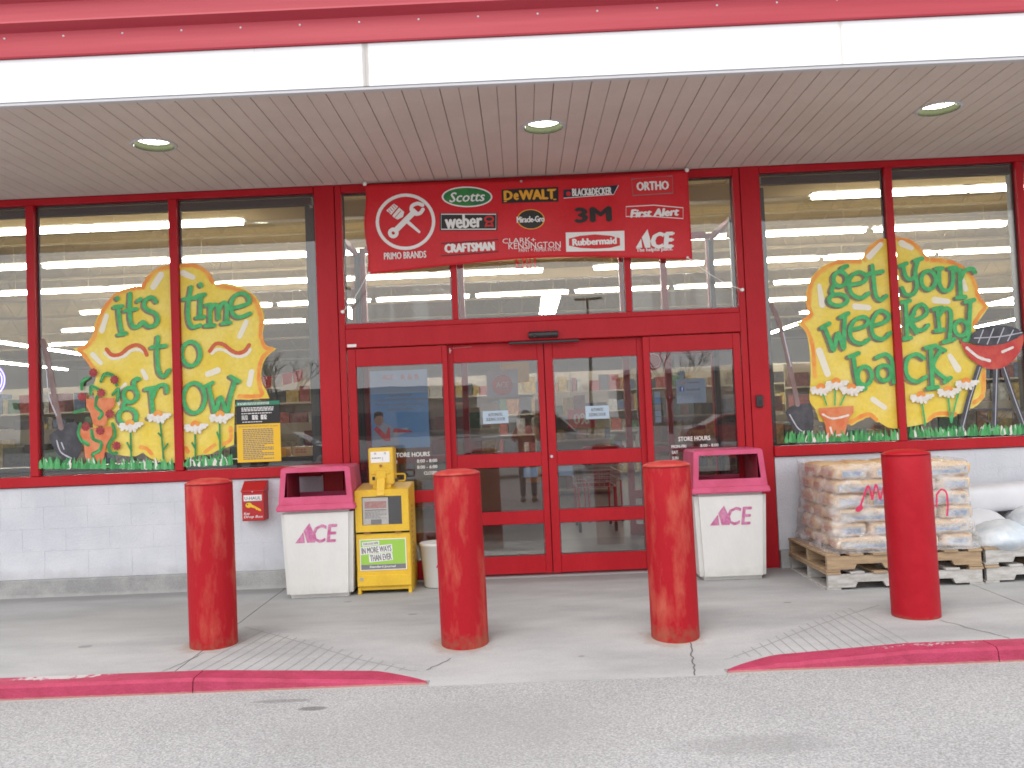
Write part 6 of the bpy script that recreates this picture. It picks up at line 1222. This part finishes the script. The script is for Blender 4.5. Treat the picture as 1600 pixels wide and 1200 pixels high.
# ------------------------------------------------------------------ behind the photographer: what the glass reflects
def vehicle(x, y, m, label, kind, rz=0):
    t = thing('parked_'+kind, label, 'car' if kind == 'car' else 'pickup truck', (x, y, LOT_Z)); z = LOT_Z; L2 = 2.7 if kind == 'pickup' else 2.25
    if kind == 'pickup':
        pr = [(-L2, .45), (-L2, 1.0), (-L2+.1, 1.08), (-.35, 1.10), (-.3, 1.12), (1.05, 1.10), (2.5, 1.0), (L2, .85), (L2, .42)]; cb = [(-.45, 1.10), (-.35, 1.75), (.55, 1.78), (1.25, 1.12)]
    else:
        pr = [(-L2, .4), (-L2, .85), (-1.9, .95), (-1.2, .98), (1.1, .95), (2.0, .80), (L2, .6), (L2, .35)]; cb = [(-1.6, .97), (-.9, 1.38), (.3, 1.40), (1.15, .96)]
    MB().prism_y([(x+a, z+b) for a, b in pr], y-.9, y+.9).build('body', m, t, bevel=.05, seg=2)
    MB().prism_y([(x+a, z+b) for a, b in cb], y-.78, y+.78).build('cab', m, t, bevel=.04)
    q = cb; c_ = [(a*.9+.06, (b-1.0)*.86+1.02 if kind == 'pickup' else (b-.9)*.84+.92) for a, b in cb]
    for sy in (-.79, .79): MB().prism_y([(x+a, z+b) for a, b in c_], y+sy-.004, y+sy+.004).build('side_window', 'car_glass', t)
    for a in (-L2*.62, L2*.64):
        for sy in (-.82, .82):
            wh = MB().cyl((x+a, y+sy-.11, z+.35), (x+a, y+sy+.11, z+.35), .35, n=24).build('wheel', 'tyre', t)
            MB().cyl((x+a, y+sy-.115, z+.35), (x+a, y+sy+.115, z+.35), .2, n=16).build('rim', 'steel', wh)
    for a in (-L2-.005, L2-.02):
        for sy in (-.65, .65): MB().box(x+a, x+a+.03, y+sy-.12, y+sy+.12, z+.62, z+.78).build('headlight' if a > 0 else 'tail_light', 'car_glass' if a > 0 else 'p_red', t)
vehicle(.2, -16.5, 'car_white', 'white pickup truck parked across the lot behind the photographer', 'pickup')
vehicle(-9, -26, 'car_dark', 'dark sedan parked behind the photographer on the left', 'car'); vehicle(8.5, -27, 'car_red', 'red sedan parked behind the photographer on the right', 'car'); vehicle(15, -24, 'car_dark', 'dark sedan parked at the far right of the lot', 'car')
for x, y, h, lb in ((-9.5, -38, 8.5, 'left'), (4.2, -46, 8.5, 'middle'), (17, -40, 8.5, 'right')):
    t = thing('lamp_post', 'tall car park lamp post, %s one behind the photographer' % lb, 'lamp post', (x, y, LOT_Z), group='car park lamp posts')
    MB().cyl((x, y, LOT_Z), (x, y, h), .11, .07, n=10).build('pole', 'dark_steel', t); MB().box(x-.8, x+.8, y-.15, y+.15, h, h+.12).build('lamp_head', 'dark_steel', t); MB().cyl((x, y, LOT_Z), (x, y, LOT_Z+.5), .3, n=14).build('base', 'footing_conc', t)
t = thing('far_building', 'long low building across the road behind the photographer', 'building', (-20, -100, -.6)); MB().box(-60, -6, -112, -98, -.7, 5.2).build('wall', 'far_wall', t); MB().box(-60.5, -5.5, -112.5, -97.5, 5.2, 5.9).build('roof', 'dark_steel', t)
for i in range(9): MB().box(-57+i*6, -53+i*6, -97.99, -97.9, .3, 2.9).build('shop_window', 'car_glass', t)
t = thing('far_building', 'pale shed across the road on the right behind the photographer', 'building', (40, -110, -.6)); MB().box(14, 66, -125, -108, -.7, 6.5).build('wall', 'far_wall', t); MB().box(13.5, 66.5, -125.5, -107.5, 6.5, 7).build('roof', 'trim_grey', t)
for i in range(6): MB().box(18+i*8, 22+i*8, -107.99, -107.9, .2, 3.6).build('loading_door', 'trim_grey', t)
def bare_tree(x, y, h, label, seed):
    t = thing('bare_tree', label, 'tree', (x, y, -.6), group='bare trees beyond the lot'); r_ = random.Random(seed); a, b = MB(), MB()
    def grow(p, d, L, r, lev):
        q = p+d*L; (a if lev < 2 else b).cyl(p, q, r, r*.65, n=7 if lev < 2 else 4, caps=False)
        if lev < 5:
            for _ in range(3 if lev < 3 else 2): v = (d+Vector((r_.uniform(-1, 1), r_.uniform(-1, 1), r_.uniform(-.2, .8)))*.7).normalized(); grow(q-d*L*r_.uniform(0, .3), v, L*r_.uniform(.6, .8), r*.6, lev+1)
    grow(Vector((x, y, -.65)), Vector((.05, 0, 1)).normalized(), h*.33, h*.022, 0); a.build('trunk', 'bark', t); b.build('crown', 'twig', t)
bare_tree(-14, -45, 8, 'bare leafless tree left behind the photographer', 1); bare_tree(11, -60, 9, 'bare leafless tree right behind the photographer', 2)
# the photographer, seen only mirrored in the door glass
def skinned(name, m, parent, verts, edges, radii, root=0, sub=2):
    me = bpy.data.meshes.new(name); me.from_pydata([Vector(v)-wpos(parent) for v in verts], edges, []); o = bpy.data.objects.new(name, me); COL.objects.link(o)
    md = o.modifiers.new('k', 'SKIN'); md.use_smooth_shade = True
    for i, r in enumerate(radii): me.skin_vertices[0].data[i].radius = (r, r*.82 if not isinstance(r, tuple) else r[1]) if not isinstance(r, tuple) else r
    me.skin_vertices[0].data[root].use_root = True
    s2 = o.modifiers.new('s', 'SUBSURF'); s2.levels = sub; s2.render_levels = sub
    dg = bpy.context.evaluated_depsgraph_get(); me2 = bpy.data.meshes.new_from_object(o.evaluated_get(dg)); bpy.data.objects.remove(o)
    me2.materials.clear(); me2.materials.append(M[m]); me2.polygons.foreach_set('use_smooth', [True]*len(me2.polygons))
    o = bpy.data.objects.new(name, me2); COL.objects.link(o); o.parent = parent; return o
PG = thing('person', 'person in an orange-red jacket and jeans holding a small camera up, standing on the lot', 'person', (.04, -8.52, LOT_Z))
def pp(x, y, z): return (.04+x, -8.52+y, LOT_Z+z)
V_ = [pp(0, 0, .92), pp(0, 0, 1.05), pp(0, .01, 1.20), pp(0, .0, 1.34), pp(0, .02, 1.42), pp(0, .04, 1.50), pp(0, .06, 1.58), pp(0, .05, 1.66)]
E_ = [(i, i+1) for i in range(7)]; Rr = [(.15, .11), (.14, .10), (.16, .11), (.12, .08), (.055, .055), (.066, .078), (.076, .092), (.055, .065)]
for s_ in (-1, 1):
    b = len(V_); V_ += [pp(s_*.17, 0, 1.34), pp(s_*.24, .05, 1.14), pp(s_*.11, .22, 1.36), pp(s_*.075, .28, 1.43), pp(s_*.055, .31, 1.48)]
    E_ += [(3, b), (b, b+1), (b+1, b+2), (b+2, b+3), (b+3, b+4)]; Rr += [.06, .045, .032, .026, .02]
    for k in range(4):
        c = len(V_); z = 1.505+.018*k-.012; V_ += [pp(s_*.062, .325, z), pp(s_*(.07+.002*k), .355, z+.004), pp(s_*(.045), .372-.004*abs(k-1), z+.004)]; E_ += [(b+4, c), (c, c+1), (c+1, c+2)]; Rr += [.009, .008, .007]
    c = len(V_); V_ += [pp(s_*.035, .30, 1.475), pp(s_*.02, .29, 1.50)]; E_ += [(b+3, c), (c, c+1)]; Rr += [.011, .009]
    b = len(V_); V_ += [pp(s_*.09, 0, .86), pp(s_*.10, .01, .48), pp(s_*.105, -.01, .10), pp(s_*.11, .12, .045)]
    E_ += [(0, b), (b, b+1), (b+1, b+2), (b+2, b+3)]; Rr += [.085, .055, .038, .035]
skinned('body', 'skin', PG, V_, E_, Rr)
V2 = [pp(0, 0, .84), pp(0, 0, 1.05), pp(0, .01, 1.20), pp(0, 0, 1.34), pp(0, .01, 1.40)]; E2 = [(0, 1), (1, 2), (2, 3), (3, 4)]; R2 = [(.19, .14), (.18, .135), (.19, .14), (.15, .11), (.075, .075)]
for s_ in (-1, 1): b = len(V2); V2 += [pp(s_*.175, 0, 1.34), pp(s_*.245, .05, 1.13), pp(s_*.12, .21, 1.35)]; E2 += [(3, b), (b, b+1), (b+1, b+2)]; R2 += [.078, .064, .048]
skinned('jacket', 'jacket', PG, V2, E2, R2)
V3 = [pp(0, 0, .90)]; E3 = []; R3 = [(.165, .125)]
for s_ in (-1, 1): b = len(V3); V3 += [pp(s_*.09, 0, .82), pp(s_*.10, .015, .48), pp(s_*.105, -.01, .09)]; E3 += [(0, b), (b, b+1), (b+1, b+2)]; R3 += [.10, .075, .065]
skinned('jeans', 'jeans', PG, V3, E3, R3)
for s_ in (-1, 1): MB().pillow(.055, .14, .045, e=.7, n=18, m=8, cen=pp(s_*.107, .06, .045)).build('shoe', 'dark_steel', PG)
MB().pillow(.096, .108, .10, e=.95, n=24, m=12, cen=pp(0, .015, 1.615)).build('hair', 'hair', PG)
for s_ in (-1, 1): MB().pillow(.011, .008, .008, e=1, n=10, m=6, cen=pp(s_*.032, .143, 1.60)).build('eye', 'dark_hole', PG)
MB().pillow(.012, .018, .022, e=1, n=10, m=6, cen=pp(0, .147, 1.565)).build('nose', 'skin', PG)
t = thing('compact_camera', 'small black compact camera held up by the photographer', 'camera', pp(0, .33, 1.49)); MB().box(.04-.05, .04+.05, -8.52+.30, -8.52+.325, LOT_Z+1.49, LOT_Z+1.55).build('camera_body', 'black_plastic', t, bevel=.004); MB().cyl((.04, -8.52+.325, LOT_Z+1.52), (.04, -8.52+.337, LOT_Z+1.52), .018).build('lens', 'dark_hole', t)
